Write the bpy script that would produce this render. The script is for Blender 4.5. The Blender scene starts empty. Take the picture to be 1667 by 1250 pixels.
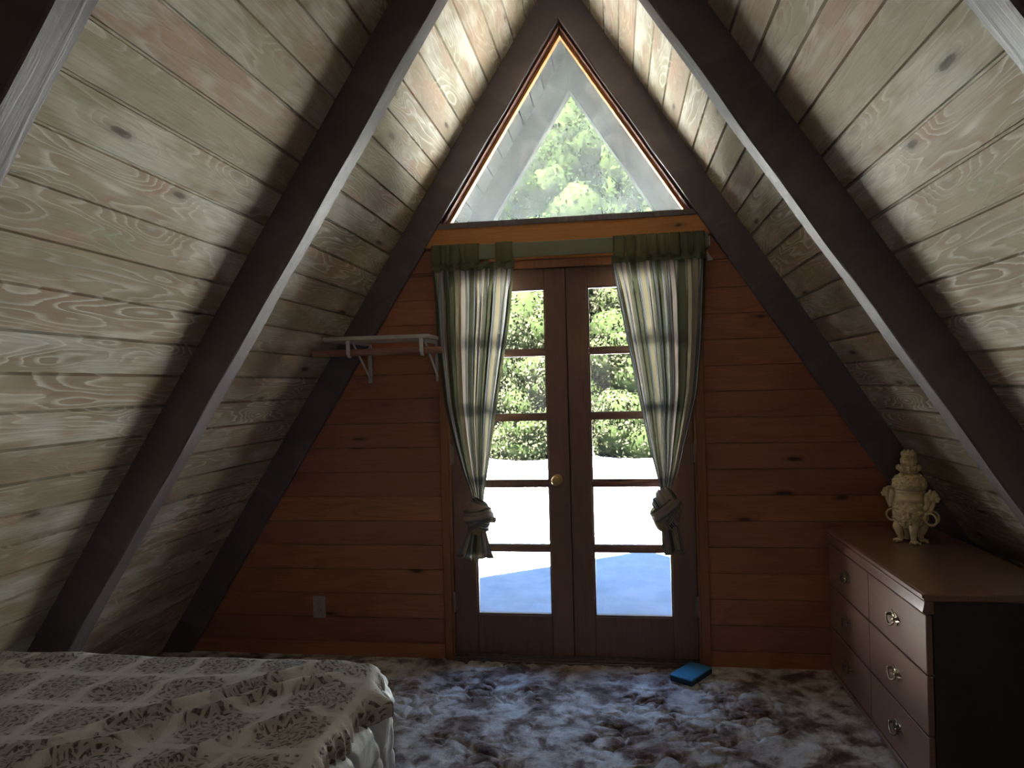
import bpy, math, random
import numpy as np
from mathutils import Vector, Matrix, noise as mnoise
R = random.Random(7)
NR = np.random.RandomState(11)
PI = math.pi
SC = bpy.context.scene
C = SC.collection

# ------------------------------------------------------------------ camera
F_PX = 1164.56
YAW, PITCH, ROLL = 0.1457, 0.0029, -0.0257
CAM = Vector((0.2442, -3.5973, 1.4007))
fw = Vector((-math.sin(YAW)*math.cos(PITCH), math.cos(YAW)*math.cos(PITCH), math.sin(PITCH)))
rt = Vector((math.cos(YAW), math.sin(YAW), 0)); up = rt.cross(fw)
r2 = rt*math.cos(ROLL)+up*math.sin(ROLL); u2 = -rt*math.sin(ROLL)+up*math.cos(ROLL)
cd = bpy.data.cameras.new('camera'); cam = bpy.data.objects.new('camera', cd); C.objects.link(cam)
cd.sensor_width = 36.0; cd.lens = F_PX/1667*36.0; cd.clip_start = 0.02; cd.clip_end = 300
m = Matrix.Identity(4)
for i in range(3):
    m[i][0] = r2[i]; m[i][1] = u2[i]; m[i][2] = -fw[i]; m[i][3] = CAM[i]
cam.matrix_world = m
SC.camera = cam

# ------------------------------------------------------------------ world, sun, exposure
SC.view_settings.view_transform = 'Standard'; SC.view_settings.look = 'None'
SC.view_settings.gamma = 1.0; SC.view_settings.use_curve_mapping = False
SC.view_settings.exposure = 1.75
W = bpy.data.worlds.new('world'); SC.world = W; W.use_nodes = True
wn = W.node_tree.nodes; wl = W.node_tree.links; wn.clear()
wo = wn.new('ShaderNodeOutputWorld'); wb = wn.new('ShaderNodeBackground'); wr = wn.new('ShaderNodeValToRGB')
wt = wn.new('ShaderNodeTexCoord'); wsx = wn.new('ShaderNodeSeparateXYZ')
wl.new(wt.outputs['Generated'], wsx.inputs[0]); wl.new(wsx.outputs['Z'], wr.inputs[0])
wr.color_ramp.elements[0].position = 0.0; wr.color_ramp.elements[0].color = (0.75, 0.88, 1.0, 1)
wr.color_ramp.elements[1].position = 0.7; wr.color_ramp.elements[1].color = (0.22, 0.42, 0.9, 1)
wl.new(wr.outputs[0], wb.inputs[0]); wb.inputs[1].default_value = 4.2
wl.new(wb.outputs[0], wo.inputs[0])
sd = bpy.data.lights.new('sun', 'SUN'); sun = bpy.data.objects.new('sun', sd); C.objects.link(sun)
sd.energy = 600.0; sd.angle = math.radians(0.53); sd.color = (1.0, 0.95, 0.86)
SUN_DIR = Vector((0.46, 2.14, -3.75)).normalized()
sun.rotation_euler = SUN_DIR.to_track_quat('-Z', 'Y').to_euler(); sun.location = (-2, -8, 12)
ld = bpy.data.lights.new('rear_fill_light', 'AREA'); rear = bpy.data.objects.new('rear_fill_light', ld); C.objects.link(rear)
ld.shape = 'RECTANGLE'; ld.size = 1.3; ld.size_y = 1.0; ld.energy = 1.6; ld.color = (1.0, 0.93, 0.87)
rear.location = (-0.5, -7.3, 1.45); rear.rotation_euler = (PI/2, 0, 0)      # weak fill lamp added unseen behind the camera to lift the gable wall
SC.cycles.use_denoising = True
SC.cycles.max_bounces = 14; SC.cycles.diffuse_bounces = 7; SC.cycles.transparent_max_bounces = 16
SC.cycles.sample_clamp_indirect = 14.0; SC.cycles.use_guiding = True; SC.cycles.use_surface_guiding = True; SC.cycles.guiding_training_samples = 64
SC.cycles.caustics_reflective = False; SC.cycles.caustics_refractive = False

# ------------------------------------------------------------------ shape constants
TH = 0.9991; T = math.tan(TH); SN = math.sin(TH); CS = math.cos(TH)
ZA, ZB = 3.2301, 3.4908          # apex heights of the rafter undersides and of the boards
RW = 0.0838                      # rafter width
YB = -7.4                        # back of the room
YO = 0.93                        # front of the roof overhang

# ------------------------------------------------------------------ helpers
def link(name, me, mat=None, parent=None, kind=None, smooth=False):
    o = bpy.data.objects.new(name, me); C.objects.link(o)
    if mat is not None and not me.materials: me.materials.append(mat)
    if parent is not None: o.parent = parent
    if kind: o['kind'] = kind
    if smooth:
        me.polygons.foreach_set('use_smooth', [True]*len(me.polygons))
    return o
def thing(name, label, cat, loc=(0, 0, 0), rz=0.0, group=None):
    o = bpy.data.objects.new(name, None); C.objects.link(o); o.location = loc; o.rotation_euler = (0, 0, rz)
    o.empty_display_size = 0.1
    o['label'] = label; o['category'] = cat
    if group: o['group'] = group
    return o
def tag(o, label, cat, group=None):
    o['label'] = label; o['category'] = cat
    if group: o['group'] = group
    return o
class MB:
    def __init__(s): s.v = []; s.f = []; s.uv = []
    def add(s, vs, fs):
        n = len(s.v); s.v += [tuple(map(float, p)) for p in vs]; s.f += [tuple(n+i for i in f) for f in fs]; return s
    def box(s, x0, x1, y0, y1, z0, z1, M=None):
        vs = [Vector((x, y, z)) for x in (x0, x1) for y in (y0, y1) for z in (z0, z1)]
        if M is not None: vs = [M @ v for v in vs]
        return s.add(vs, [(0, 1, 3, 2), (4, 6, 7, 5), (0, 4, 5, 1), (2, 3, 7, 6), (0, 2, 6, 4), (1, 5, 7, 3)])
    def bbox(s, x0, x1, y0, y1, z0, z1, b=0.003, M=None):
        """box with chamfered edges"""
        x = (x0, x1); y = (y0, y1); z = (z0, z1); vs = []; idx = {}
        for i in (0, 1):
            for j in (0, 1):
                for k in (0, 1):
                    sx, sy, sz = (1-2*i)*b, (1-2*j)*b, (1-2*k)*b
                    idx[(i, j, k, 'x')] = len(vs); vs.append(Vector((x[i], y[j]+sy, z[k]+sz)))
                    idx[(i, j, k, 'y')] = len(vs); vs.append(Vector((x[i]+sx, y[j], z[k]+sz)))
                    idx[(i, j, k, 'z')] = len(vs); vs.append(Vector((x[i]+sx, y[j]+sy, z[k])))
        fs = []
        for i in (0, 1):
            q = [idx[(i, a, c, 'x')] for a, c in ((0, 0), (1, 0), (1, 1), (0, 1))]; fs.append(q if i else q[::-1])
            q = [idx[(a, i, c, 'y')] for a, c in ((0, 0), (0, 1), (1, 1), (1, 0))]; fs.append(q if i else q[::-1])
            q = [idx[(a, c, i, 'z')] for a, c in ((0, 0), (1, 0), (1, 1), (0, 1))]; fs.append(q if i else q[::-1])
        for i in (0, 1):
            for j in (0, 1):
                fs.append([idx[(i, j, 0, 'x')], idx[(i, j, 1, 'x')], idx[(i, j, 1, 'y')], idx[(i, j, 0, 'y')]][::(1 if i == j else -1)])
                fs.append([idx[(i, 0, j, 'x')], idx[(i, 0, j, 'z')], idx[(i, 1, j, 'z')], idx[(i, 1, j, 'x')]][::(1 if i == j else -1)])
                fs.append([idx[(0, i, j, 'y')], idx[(1, i, j, 'y')], idx[(1, i, j, 'z')], idx[(0, i, j, 'z')]][::(1 if i == j else -1)])
        for i in (0, 1):
            for j in (0, 1):
                for k in (0, 1):
                    t3 = [idx[(i, j, k, a)] for a in 'xyz']; fs.append(t3 if (i+j+k) % 2 else t3[::-1])
        if M is not None: vs = [M @ v for v in vs]
        return s.add(vs, fs)
    def tube(s, pts, r, n=10, cap=True, sq=(1, 1), up=(0, 0, 1)):
        pts = [Vector(p) for p in pts]; rr = r if hasattr(r, '__len__') else [r]*len(pts); base = len(s.v); vs = []; fs = []
        U = Vector(up)
        for i, p in enumerate(pts):
            d = (pts[min(i+1, len(pts)-1)]-pts[max(i-1, 0)]).normalized()
            a = d.cross(U)
            if a.length < 1e-3: a = d.cross(Vector((1, 0.1, 0)))
            a.normalize(); b = a.cross(d).normalized()
            for k in range(n):
                t = 2*PI*k/n; vs.append(p+a*math.cos(t)*rr[i]*sq[0]+b*math.sin(t)*rr[i]*sq[1])
        for i in range(len(pts)-1):
            for k in range(n):
                k2 = (k+1) % n; fs.append((i*n+k, i*n+k2, (i+1)*n+k2, (i+1)*n+k))
        if cap: fs.append(tuple(range(n))[::-1]); fs.append(tuple((len(pts)-1)*n+k for k in range(n)))
        return s.add(vs, fs)
    def torus(s, c, R_, r_, ax1, ax2, n=32, m=10, sq=1.0):
        c = Vector(c); a = Vector(ax1).normalized(); b = Vector(ax2).normalized(); nn = a.cross(b); vs = []; fs = []
        for i in range(n):
            t = 2*PI*i/n; d = a*math.cos(t)+b*math.sin(t)
            for k in range(m):
                p = 2*PI*k/m; vs.append(c+d*(R_+r_*math.cos(p))+nn*r_*sq*math.sin(p))
        for i in range(n):
            for k in range(m):
                fs.append((i*m+k, ((i+1) % n)*m+k, ((i+1) % n)*m+(k+1) % m, i*m+(k+1) % m))
        return s.add(vs, fs)
    def ball(s, c, r, nu=16, nv=10, M=None, fn=None):
        c = Vector(c); rx, ry, rz = r if hasattr(r, '__len__') else (r, r, r); vs = []; fs = []
        for j in range(nv+1):
            th = PI*j/nv
            for i in range(nu):
                ph = 2*PI*i/nu; d = Vector((math.sin(th)*math.cos(ph), math.sin(th)*math.sin(ph), math.cos(th)))
                k = fn(d) if fn else 1.0
                p = Vector((d.x*rx*k, d.y*ry*k, d.z*rz*k))
                if M is not None: p = M @ p
                vs.append(c+p)
        for j in range(nv):
            for i in range(nu):
                i2 = (i+1) % nu; fs.append((j*nu+i, (j+1)*nu+i, (j+1)*nu+i2, j*nu+i2))
        return s.add(vs, fs)
    def lathe(s, prof, c=(0, 0, 0), n=32, fn=None):
        c = Vector(c); vs = []; fs = []
        for r, z in prof:
            for k in range(n):
                t = 2*PI*k/n; rr = r*(fn(t, z, r) if fn else 1.0); vs.append(c+Vector((rr*math.cos(t), rr*math.sin(t), z)))
        for i in range(len(prof)-1):
            for k in range(n): fs.append((i*n+k, i*n+(k+1) % n, (i+1)*n+(k+1) % n, (i+1)*n+k))
        fs.append(tuple(range(n))[::-1]); fs.append(tuple((len(prof)-1)*n+k for k in range(n)))
        return s.add(vs, fs)
    def prism(s, poly, y0, y1):
        """polygon of (x, z) points, extruded from y0 to y1 (convex)"""
        n = len(poly); vs = [(x, y0, z) for x, z in poly]+[(x, y1, z) for x, z in poly]
        fs = [tuple(range(n)), tuple(range(2*n-1, n-1, -1))]+[((i+1) % n, i, n+i, n+(i+1) % n) for i in range(n)]
        return s.add(vs, fs)
    def build(s, name, mat, parent=None, kind=None, smooth=False, uv=None):
        me = bpy.data.meshes.new(name); me.from_pydata(s.v, [], s.f); me.validate(); me.update()
        import bmesh
        bm = bmesh.new(); bm.from_mesh(me); bmesh.ops.recalc_face_normals(bm, faces=bm.faces); bm.to_mesh(me); bm.free()
        return link(name, me, mat, parent, kind, smooth)
def autosmooth(o, ang=35):
    me = o.data; me.polygons.foreach_set('use_smooth', [True]*len(me.polygons))
    try: me.set_sharp_from_angle(angle=math.radians(ang))
    except Exception: pass
    return o
def grid_mesh(name, X, Y, Z, mat, parent=None, kind=None, uv=None, smooth=True, wrap=False):
    """X, Y, Z arrays (rows, cols)"""
    h, w = X.shape; me = bpy.data.meshes.new(name)
    co = np.stack([X, Y, Z], -1).reshape(-1, 3).astype(np.float32)
    idx = np.arange(h*w).reshape(h, w)
    if wrap:
        nx = np.roll(idx, -1, axis=1); q = np.stack([idx[:-1], nx[:-1], nx[1:], idx[1:]], -1).reshape(-1, 4)
    else:
        q = np.stack([idx[:-1, :-1], idx[:-1, 1:], idx[1:, 1:], idx[1:, :-1]], -1).reshape(-1, 4)
    me.vertices.add(len(co)); me.vertices.foreach_set('co', co.ravel())
    me.loops.add(q.size); me.loops.foreach_set('vertex_index', q.ravel().astype(np.int32))
    me.polygons.add(len(q)); me.polygons.foreach_set('loop_start', (np.arange(len(q))*4).astype(np.int32))
    me.update(calc_edges=True); me.validate()
    if uv is not None:
        l = me.uv_layers.new(name='UVMap'); u = np.stack(uv, -1).reshape(-1, 2)[q.ravel()].astype(np.float32)
        l.data.foreach_set('uv', u.ravel())
    return link(name, me, mat, parent, kind, smooth)
# numpy value noise / cellular noise
_PT = NR.rand(256, 256)
def vnoise(x, y, seed=0):
    x = x+seed*17.3; y = y+seed*9.1
    xi = np.floor(x).astype(int); yi = np.floor(y).astype(int); fx = x-xi; fy = y-yi
    fx = fx*fx*(3-2*fx); fy = fy*fy*(3-2*fy); g = lambda a, b: _PT[a % 256, b % 256]
    return (g(xi, yi)*(1-fx)+g(xi+1, yi)*fx)*(1-fy)+(g(xi, yi+1)*(1-fx)+g(xi+1, yi+1)*fx)*fy
def fbm(x, y, o=4, seed=0):
    s = 0; a = 1.0; t = 0
    for i in range(o): s = s+a*vnoise(x*2**i, y*2**i, seed+i); t += a; a *= 0.5
    return s/t
def worley(x, y, seed=0):
    xi = np.floor(x).astype(int); yi = np.floor(y).astype(int); d1 = np.full(x.shape, 9.0); d2 = np.full(x.shape, 9.0)
    for i in (-1, 0, 1):
        for j in (-1, 0, 1):
            a, b = xi+i, yi+j
            px = a+_PT[(a+seed) % 256, b % 256]; py = b+_PT[(b+77+seed) % 256, (a+31) % 256]
            d = np.hypot(px-x, py-y); n1 = np.minimum(d1, d); d2 = np.minimum(np.maximum(d1, d), d2); d1 = n1
    return d1, d2

# ------------------------------------------------------------------ materials
class NT:
    def __init__(s, name):
        s.m = bpy.data.materials.new(name); s.m.use_nodes = True; s.t = s.m.node_tree; s.t.nodes.clear()
        s.out = s.t.nodes.new('ShaderNodeOutputMaterial')
    def n(s, typ, **kw):
        nd = s.t.nodes.new('ShaderNode'+typ)
        for k, v in kw.items():
            if k.startswith('_'): setattr(nd, k[1:], v)
            else: s.set(nd.inputs[k.replace('__', ' ')], v)
        return nd
    def set(s, inp, v):
        if isinstance(v, bpy.types.NodeSocket): s.t.links.new(v, inp)
        elif hasattr(inp.default_value, '__len__'):
            v = tuple(v); inp.default_value = v+(1,) if len(v) == 3 and len(inp.default_value) == 4 else v
        else: inp.default_value = v
    def mth(s, op, a, b=0.0, c=None):
        nd = s.t.nodes.new('ShaderNodeMath'); nd.operation = op; s.set(nd.inputs[0], a); s.set(nd.inputs[1], b)
        if c is not None: s.set(nd.inputs[2], c)
        return nd.outputs[0]
    def xyz(s, x, y, z):
        nd = s.t.nodes.new('ShaderNodeCombineXYZ')
        for i, v in enumerate((x, y, z)): s.set(nd.inputs[i], v)
        return nd.outputs[0]
    def mix(s, f, a, b, mode='MIX'):
        nd = s.t.nodes.new('ShaderNodeMix'); nd.data_type = 'RGBA'; nd.blend_type = mode
        s.set(nd.inputs[0], f); s.set(nd.inputs[6], a); s.set(nd.inputs[7], b); return nd.outputs[2]
    def ramp(s, f, st, interp='LINEAR'):
        nd = s.t.nodes.new('ShaderNodeValToRGB'); s.set(nd.inputs[0], f); cr = nd.color_ramp; cr.interpolation = interp
        while len(cr.elements) < len(st): cr.elements.new(0.5)
        for e, (p, c) in zip(cr.elements, st):
            e.position = p; e.color = (c, c, c, 1) if not hasattr(c, '__len__') else tuple(c)+(1,)
        return nd.outputs[0]
    def noise(s, vec, scale, detail=2.0, rough=0.5, dist=0.0):
        nd = s.n('TexNoise', Vector=vec, Scale=scale, Detail=detail, Roughness=rough, Distortion=dist); return nd.outputs[0]
    def bsdf(s, col, rough=0.6, spec=0.4, normal=None, **kw):
        b = s.t.nodes.new('ShaderNodeBsdfPrincipled'); s.set(b.inputs['Base Color'], col); s.set(b.inputs['Roughness'], rough)
        s.set(b.inputs['Specular IOR Level'], spec)
        if normal is not None: s.t.links.new(normal, b.inputs['Normal'])
        for k, v in kw.items(): s.set(b.inputs[k.replace('__', ' ')], v)
        s.t.links.new(b.outputs[0], s.out.inputs[0]); return b
    def bump(s, h, st=0.3, d=0.01):
        return s.n('Bump', Height=h, Strength=st, Distance=d).outputs[0]

def wood(name, cols, pitch=None, off=0.0, along='X', across='Y', line=(0.8, 0.78, 0.7), line_amt=0.5, dark_amt=0.0, patch=(), patch_amt=0.5,
         rough=0.6, spec=0.35, knot=(0.08, 0.05, 0.03), knot_amt=0.8, rings=9.0, seed=0.0, bump=0.25, seg=None, wear=None, gscale=1.0, coat=0.0):
    """plank wood: cols picks one tone per plank; cathedral grain, knots, blotches"""
    N = NT(name); tc = N.n('TexCoord'); sp = N.n('SeparateXYZ', Vector=tc.outputs['Object'])
    a = sp.outputs[along]; c = sp.outputs[across]
    rest = [k for k in 'XYZ' if k not in (along, across)][0]; dpt = sp.outputs[rest]
    if pitch:
        idx = N.mth('FLOOR', N.mth('DIVIDE', N.mth('SUBTRACT', c, off), pitch))
        cl = N.mth('SUBTRACT', c, N.mth('MULTIPLY', idx, pitch))
    else:
        idx = N.mth('MULTIPLY', 0.0, 0.0); cl = c
    wnz = N.n('TexWhiteNoise', Vector=N.xyz(idx, seed, 0.37)); wnz.noise_dimensions = '3D'
    rv = wnz.outputs['Value']; rs = N.n('SeparateXYZ', Vector=wnz.outputs['Color'])
    a2 = N.mth('ADD', a, N.mth('MULTIPLY', rs.outputs[0], 37.0)); z2 = N.mth('ADD', dpt, N.mth('MULTIPLY', rs.outputs[1], 23.0))
    P1 = N.xyz(N.mth('MULTIPLY', a2, 1.3*gscale), N.mth('MULTIPLY', cl, 9.0*gscale), z2)
    n1 = N.noise(P1, 1.0, 2.0, 0.45)
    # knots
    vk = N.n('TexVoronoi', Vector=N.xyz(N.mth('MULTIPLY', a2, 1.9), N.mth('MULTIPLY', cl, 7.0), N.mth('MULTIPLY', rs.outputs[1], 23.0)), Scale=1.0, Randomness=0.9)
    kd = vk.outputs['Distance']
    wob = N.mth('MULTIPLY', N.mth('SUBTRACT', N.noise(N.xyz(N.mth('MULTIPLY', a2, 30.0), N.mth('MULTIPLY', cl, 40.0), 0.0), 1.0, 2.0), 0.5), 0.05)
    kd2 = N.mth('ADD', kd, wob)
    pull = N.mth('MULTIPLY', N.mth('POWER', 2.718, N.mth('MULTIPLY', N.mth('MULTIPLY', kd, kd), -22.0)), 0.55)
    fld = N.mth('ADD', N.mth('MULTIPLY', n1, rings), N.mth('MULTIPLY', pull, rings*0.45))
    fine = N.noise(N.xyz(N.mth('MULTIPLY', a2, 6.0), N.mth('MULTIPLY', cl, 190.0), z2), 1.0, 3.0, 0.6)
    fld = N.mth('ADD', fld, N.mth('MULTIPLY', fine, 0.35))
    fr = N.mth('FRACT', fld)
    tri = N.ramp(fr, [(0.0, 0.0), (0.45, 0.08), (0.74, 1.0), (0.80, 0.9), (0.87, 0.0)])
    n = max(2, len(cols)); st = [(i/(n-1), cols[min(i, len(cols)-1)]) for i in range(n)]
    col = N.ramp(rv, st, 'LINEAR')
    for i, pc in enumerate(patch):
        pn = N.noise(N.xyz(N.mth('MULTIPLY', a2, 2.2), N.mth('MULTIPLY', cl, 6.0), N.mth('ADD', z2, 5.0*i+3.0)), 1.0, 3.0, 0.6)
        col = N.mix(N.mth('MULTIPLY', N.ramp(pn, [(0.50, 0.0), (0.66, 1.0)]), patch_amt), col, pc)
    msk = N.ramp(N.noise(N.xyz(N.mth('MULTIPLY', a2, 1.1), N.mth('MULTIPLY', cl, 5.0), N.mth('ADD', z2, 41.0)), 1.0, 2.0), [(0.42, 0.12), (0.62, 1.0)])
    col = N.mix(N.mth('MULTIPLY', N.mth('MULTIPLY', tri, msk), line_amt), col, line)
    if dark_amt:
        col = N.mix(N.mth('MULTIPLY', tri, dark_amt), col, tuple(x*0.45 for x in cols[0]))
    col = N.mix(N.mth('MULTIPLY', N.ramp(fine, [(0.45, 0.0), (0.7, 1.0)]), 0.38), col, tuple(x*0.55 for x in cols[0]))
    kr = N.ramp(kd2, [(0.035, 1.0), (0.06, 0.85), (0.075, 0.35), (0.14, 0.0)])
    kfl = N.mth('GREATER_THAN', N.n('SeparateXYZ', Vector=vk.outputs['Color']).outputs[0], 0.12)
    kr = N.mth('MULTIPLY', kr, kfl)
    col = N.mix(N.mth('MULTIPLY', kr, knot_amt), col, knot)
    if wear:
        wm = N.ramp(N.noise(N.xyz(N.mth('MULTIPLY', a2, 3.0), N.mth('MULTIPLY', cl, 7.0), N.mth('ADD', z2, 91.0)), 1.0, 5.0, 0.7), [(0.55, 0.0), (0.72, 1.0)])
        col = N.mix(N.mth('MULTIPLY', wm, 0.6), col, wear)
    h = N.mth('ADD', N.mth('MULTIPLY', tri, 0.5), N.mth('MULTIPLY', fine, 0.4)); h = N.mth('SUBTRACT', h, N.mth('MULTIPLY', kr, 0.8))
    b = N.bsdf(col, rough, spec, N.bump(h, bump, 0.004))
    if coat: b.inputs['Coat Weight'].default_value = coat; b.inputs['Coat Roughness'].default_value = 0.25
    return N.m
def plain(name, col, rough=0.5, spec=0.4, metal=0.0, nz=0.06, sc=40.0, bump=0.0):
    N = NT(name); tc = N.n('TexCoord'); f = N.noise(tc.outputs['Object'], sc, 3.0)
    c2 = N.mix(f, tuple(x*(1-nz*3) for x in col), tuple(min(1, x*(1+nz*3)) for x in col))
    b = N.bsdf(c2, rough, spec, N.bump(f, bump, 0.004) if bump else None); b.inputs['Metallic'].default_value = metal
    return N.m

BOARD = wood('whitewashed_boards', [(0.38, 0.295, 0.205), (0.40, 0.325, 0.23), (0.35, 0.295, 0.205), (0.39, 0.295, 0.215), (0.37, 0.325, 0.225)], pitch=0.1244, off=0.043,
             patch=((0.31, 0.31, 0.20), (0.44, 0.27, 0.19), (0.27, 0.21, 0.15), (0.66, 0.64, 0.57)), patch_amt=0.65, line=(0.74, 0.70, 0.62), line_amt=0.75, rough=0.7, spec=0.2, seed=3.0, rings=17.0, knot=(0.07, 0.05, 0.035), knot_amt=0.85, bump=0.4)
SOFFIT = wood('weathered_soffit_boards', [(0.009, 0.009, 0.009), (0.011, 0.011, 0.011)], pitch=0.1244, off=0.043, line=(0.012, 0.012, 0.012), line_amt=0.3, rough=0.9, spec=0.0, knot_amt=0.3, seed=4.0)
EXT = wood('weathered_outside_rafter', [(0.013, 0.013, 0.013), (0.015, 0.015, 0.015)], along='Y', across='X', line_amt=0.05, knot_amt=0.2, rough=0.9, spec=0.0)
RAFTER = wood('dark_rafter_timber', [(0.135, 0.108, 0.112), (0.155, 0.125, 0.130)], along='Y', across='X', line=(0.34, 0.29, 0.29), line_amt=0.35, rough=0.5, spec=0.5, knot_amt=0.5, wear=(0.30, 0.26, 0.27), rings=5.0, seed=9.0)
PINE = wood('knotty_red_pine', [(0.40, 0.165, 0.095), (0.52, 0.215, 0.10), (0.35, 0.145, 0.10), (0.47, 0.19, 0.10), (0.40, 0.16, 0.10)], pitch=0.1265, off=-0.043, along='X', across='Z',
            line=(0.25, 0.09, 0.045), line_amt=0.45, patch=((0.25, 0.085, 0.05),), patch_amt=0.4, rough=0.42, spec=0.4, seed=5.0, knot=(0.05, 0.02, 0.012), knot_amt=0.92, rings=6.0, bump=0.15)
DOORW = wood('brown_door_wood', [(0.20, 0.108, 0.075), (0.22, 0.118, 0.08)], along='Z', across='X', line=(0.18, 0.08, 0.045), line_amt=0.3, rough=0.4, spec=0.45, seed=17.0, knot_amt=0.0, rings=5.0, bump=0.1)
PINE_V = wood('pine_door_frame', [(0.30, 0.125, 0.06), (0.33, 0.14, 0.065)], along='Z', across='X', line=(0.27, 0.10, 0.035), line_amt=0.35, rough=0.45, spec=0.4, seed=12.0, knot_amt=0.0, rings=5.0, bump=0.12)
PINE_H = wood('pine_header', [(0.52, 0.22, 0.065), (0.56, 0.24, 0.075)], along='X', across='Z', line=(0.30, 0.11, 0.03), line_amt=0.35, rough=0.42, spec=0.4, seed=15.0, knot_amt=0.9, knot=(0.05, 0.02, 0.012), rings=5.0, bump=0.12)
DRESSER = wood('brown_dresser_veneer', [(0.26, 0.145, 0.105), (0.28, 0.155, 0.11)], along='Y', across='Z', line=(0.2, 0.11, 0.08), line_amt=0.3, rough=0.33, spec=0.5, seed=21.0, knot_amt=0.0, rings=4.0, bump=0.05, coat=0.35, wear=(0.21, 0.12, 0.09))
DRESSER_T = wood('brown_dresser_top_veneer', [(0.26, 0.145, 0.105), (0.28, 0.155, 0.11)], along='Y', across='X', line=(0.2, 0.11, 0.08), line_amt=0.3, rough=0.3, spec=0.5, seed=24.0, knot_amt=0.0, rings=4.0, bump=0.05, coat=0.4)
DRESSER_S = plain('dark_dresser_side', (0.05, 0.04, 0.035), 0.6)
RODW = wood('closet_rod_wood', [(0.33, 0.16, 0.11), (0.35, 0.17, 0.12)], along='X', across='Z', line_amt=0.2, rough=0.4, knot_amt=0.0, seed=31.0)
WHITE = plain('white_enamel', (0.72, 0.72, 0.70), 0.35, 0.5)
SHELFM = plain('cream_shelf_laminate', (0.62, 0.60, 0.54), 0.35, 0.5)
SAGE = plain('sage_curtain_rod_enamel', (0.22, 0.24, 0.17), 0.5, 0.3, nz=0.02)
STOPM = plain('dark_red_stained_stop', (0.10, 0.035, 0.02), 0.75, 0.15)
TAN = plain('tan_cloth', (0.40, 0.37, 0.30), 0.9, 0.1, sc=200.0)
BRASS = plain('aged_brass', (0.50, 0.34, 0.14), 0.3, 0.5, 1.0)
DBRASS = plain('dark_antique_brass', (0.34, 0.27, 0.19), 0.32, 0.5, 1.0, nz=0.12, sc=120.0)
STEEL = plain('hinge_steel', (0.34, 0.31, 0.28), 0.35, 0.5, 1.0)
THRESH = plain('worn_metal_threshold', (0.16, 0.135, 0.12), 0.5, 0.4, 0.4, nz=0.15)
OUTLET = plain('beige_outlet_plastic', (0.50, 0.42, 0.36), 0.4)
BLACK = plain('dark_slot', (0.03, 0.025, 0.02), 0.6)
BLUE = plain('blue_cardboard', (0.06, 0.27, 0.44), 0.35, 0.5, nz=0.05)
BLUED = plain('dark_blue_box_side', (0.02, 0.045, 0.07), 0.5, 0.3)
def ivory():
    N = NT('carved_ivory_resin'); tc = N.n('TexCoord'); v = N.n('TexVoronoi', Vector=tc.outputs['Object'], Scale=110.0)
    f = N.noise(tc.outputs['Object'], 60.0, 4.0, 0.6)
    c = N.mix(N.ramp(f, [(0.35, 0.0), (0.65, 1.0)]), (0.74, 0.56, 0.27), (0.95, 0.83, 0.56))
    h = N.mth('ADD', v.outputs['Distance'], N.mth('MULTIPLY', f, 0.6))
    b = N.bsdf(c, 0.45, 0.4, N.bump(h, 0.5, 0.004)); return N.m
IVORY = ivory()
def ivory_s():
    N = NT('smooth_ivory_resin'); tc = N.n('TexCoord'); f = N.noise(tc.outputs['Object'], 50.0, 3.0)
    N.bsdf(N.mix(f, (0.80, 0.64, 0.35), (0.95, 0.84, 0.58)), 0.38, 0.45); return N.m
IVORY_S = ivory_s()

def glass(name, dust=0.0, dcol=(0.8, 0.85, 0.85)):
    N = NT(name); tr = N.n('BsdfTransparent', Color=(0.97, 0.985, 0.98)); gl = N.n('BsdfGlossy', Color=(1, 1, 1), Roughness=0.03)
    lw = N.n('LayerWeight', Blend=0.35); mx = N.t.nodes.new('ShaderNodeMixShader'); N.set(mx.inputs[0], N.mth('MULTIPLY', lw.outputs['Fresnel'], 0.5))
    N.t.links.new(tr.outputs[0], mx.inputs[1]); N.t.links.new(gl.outputs[0], mx.inputs[2]); o = mx.outputs[0]
    if dust:
        tc = N.n('TexCoord'); nz = N.noise(tc.outputs['Object'], 5.0, 6.0, 0.65); n2 = N.noise(tc.outputs['Object'], 160.0, 2.0, 0.6)
        f = N.mth('MULTIPLY', N.mth('MULTIPLY', N.ramp(nz, [(0.3, 0.55), (0.7, 1.0)]), N.ramp(n2, [(0.35, 0.5), (0.65, 1.0)])), dust)
        tl = N.n('BsdfTranslucent', Color=dcol); m2 = N.t.nodes.new('ShaderNodeMixShader'); N.set(m2.inputs[0], f)
        N.t.links.new(o, m2.inputs[1]); N.t.links.new(tl.outputs[0], m2.inputs[2]); o = m2.outputs[0]
    N.t.links.new(o, N.out.inputs[0]); return N.m
GLASS = glass('door_pane_glass', 0.006)
GLASS_D = glass('dusty_gable_glass', 0.085, (0.78, 0.86, 0.84))

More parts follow.
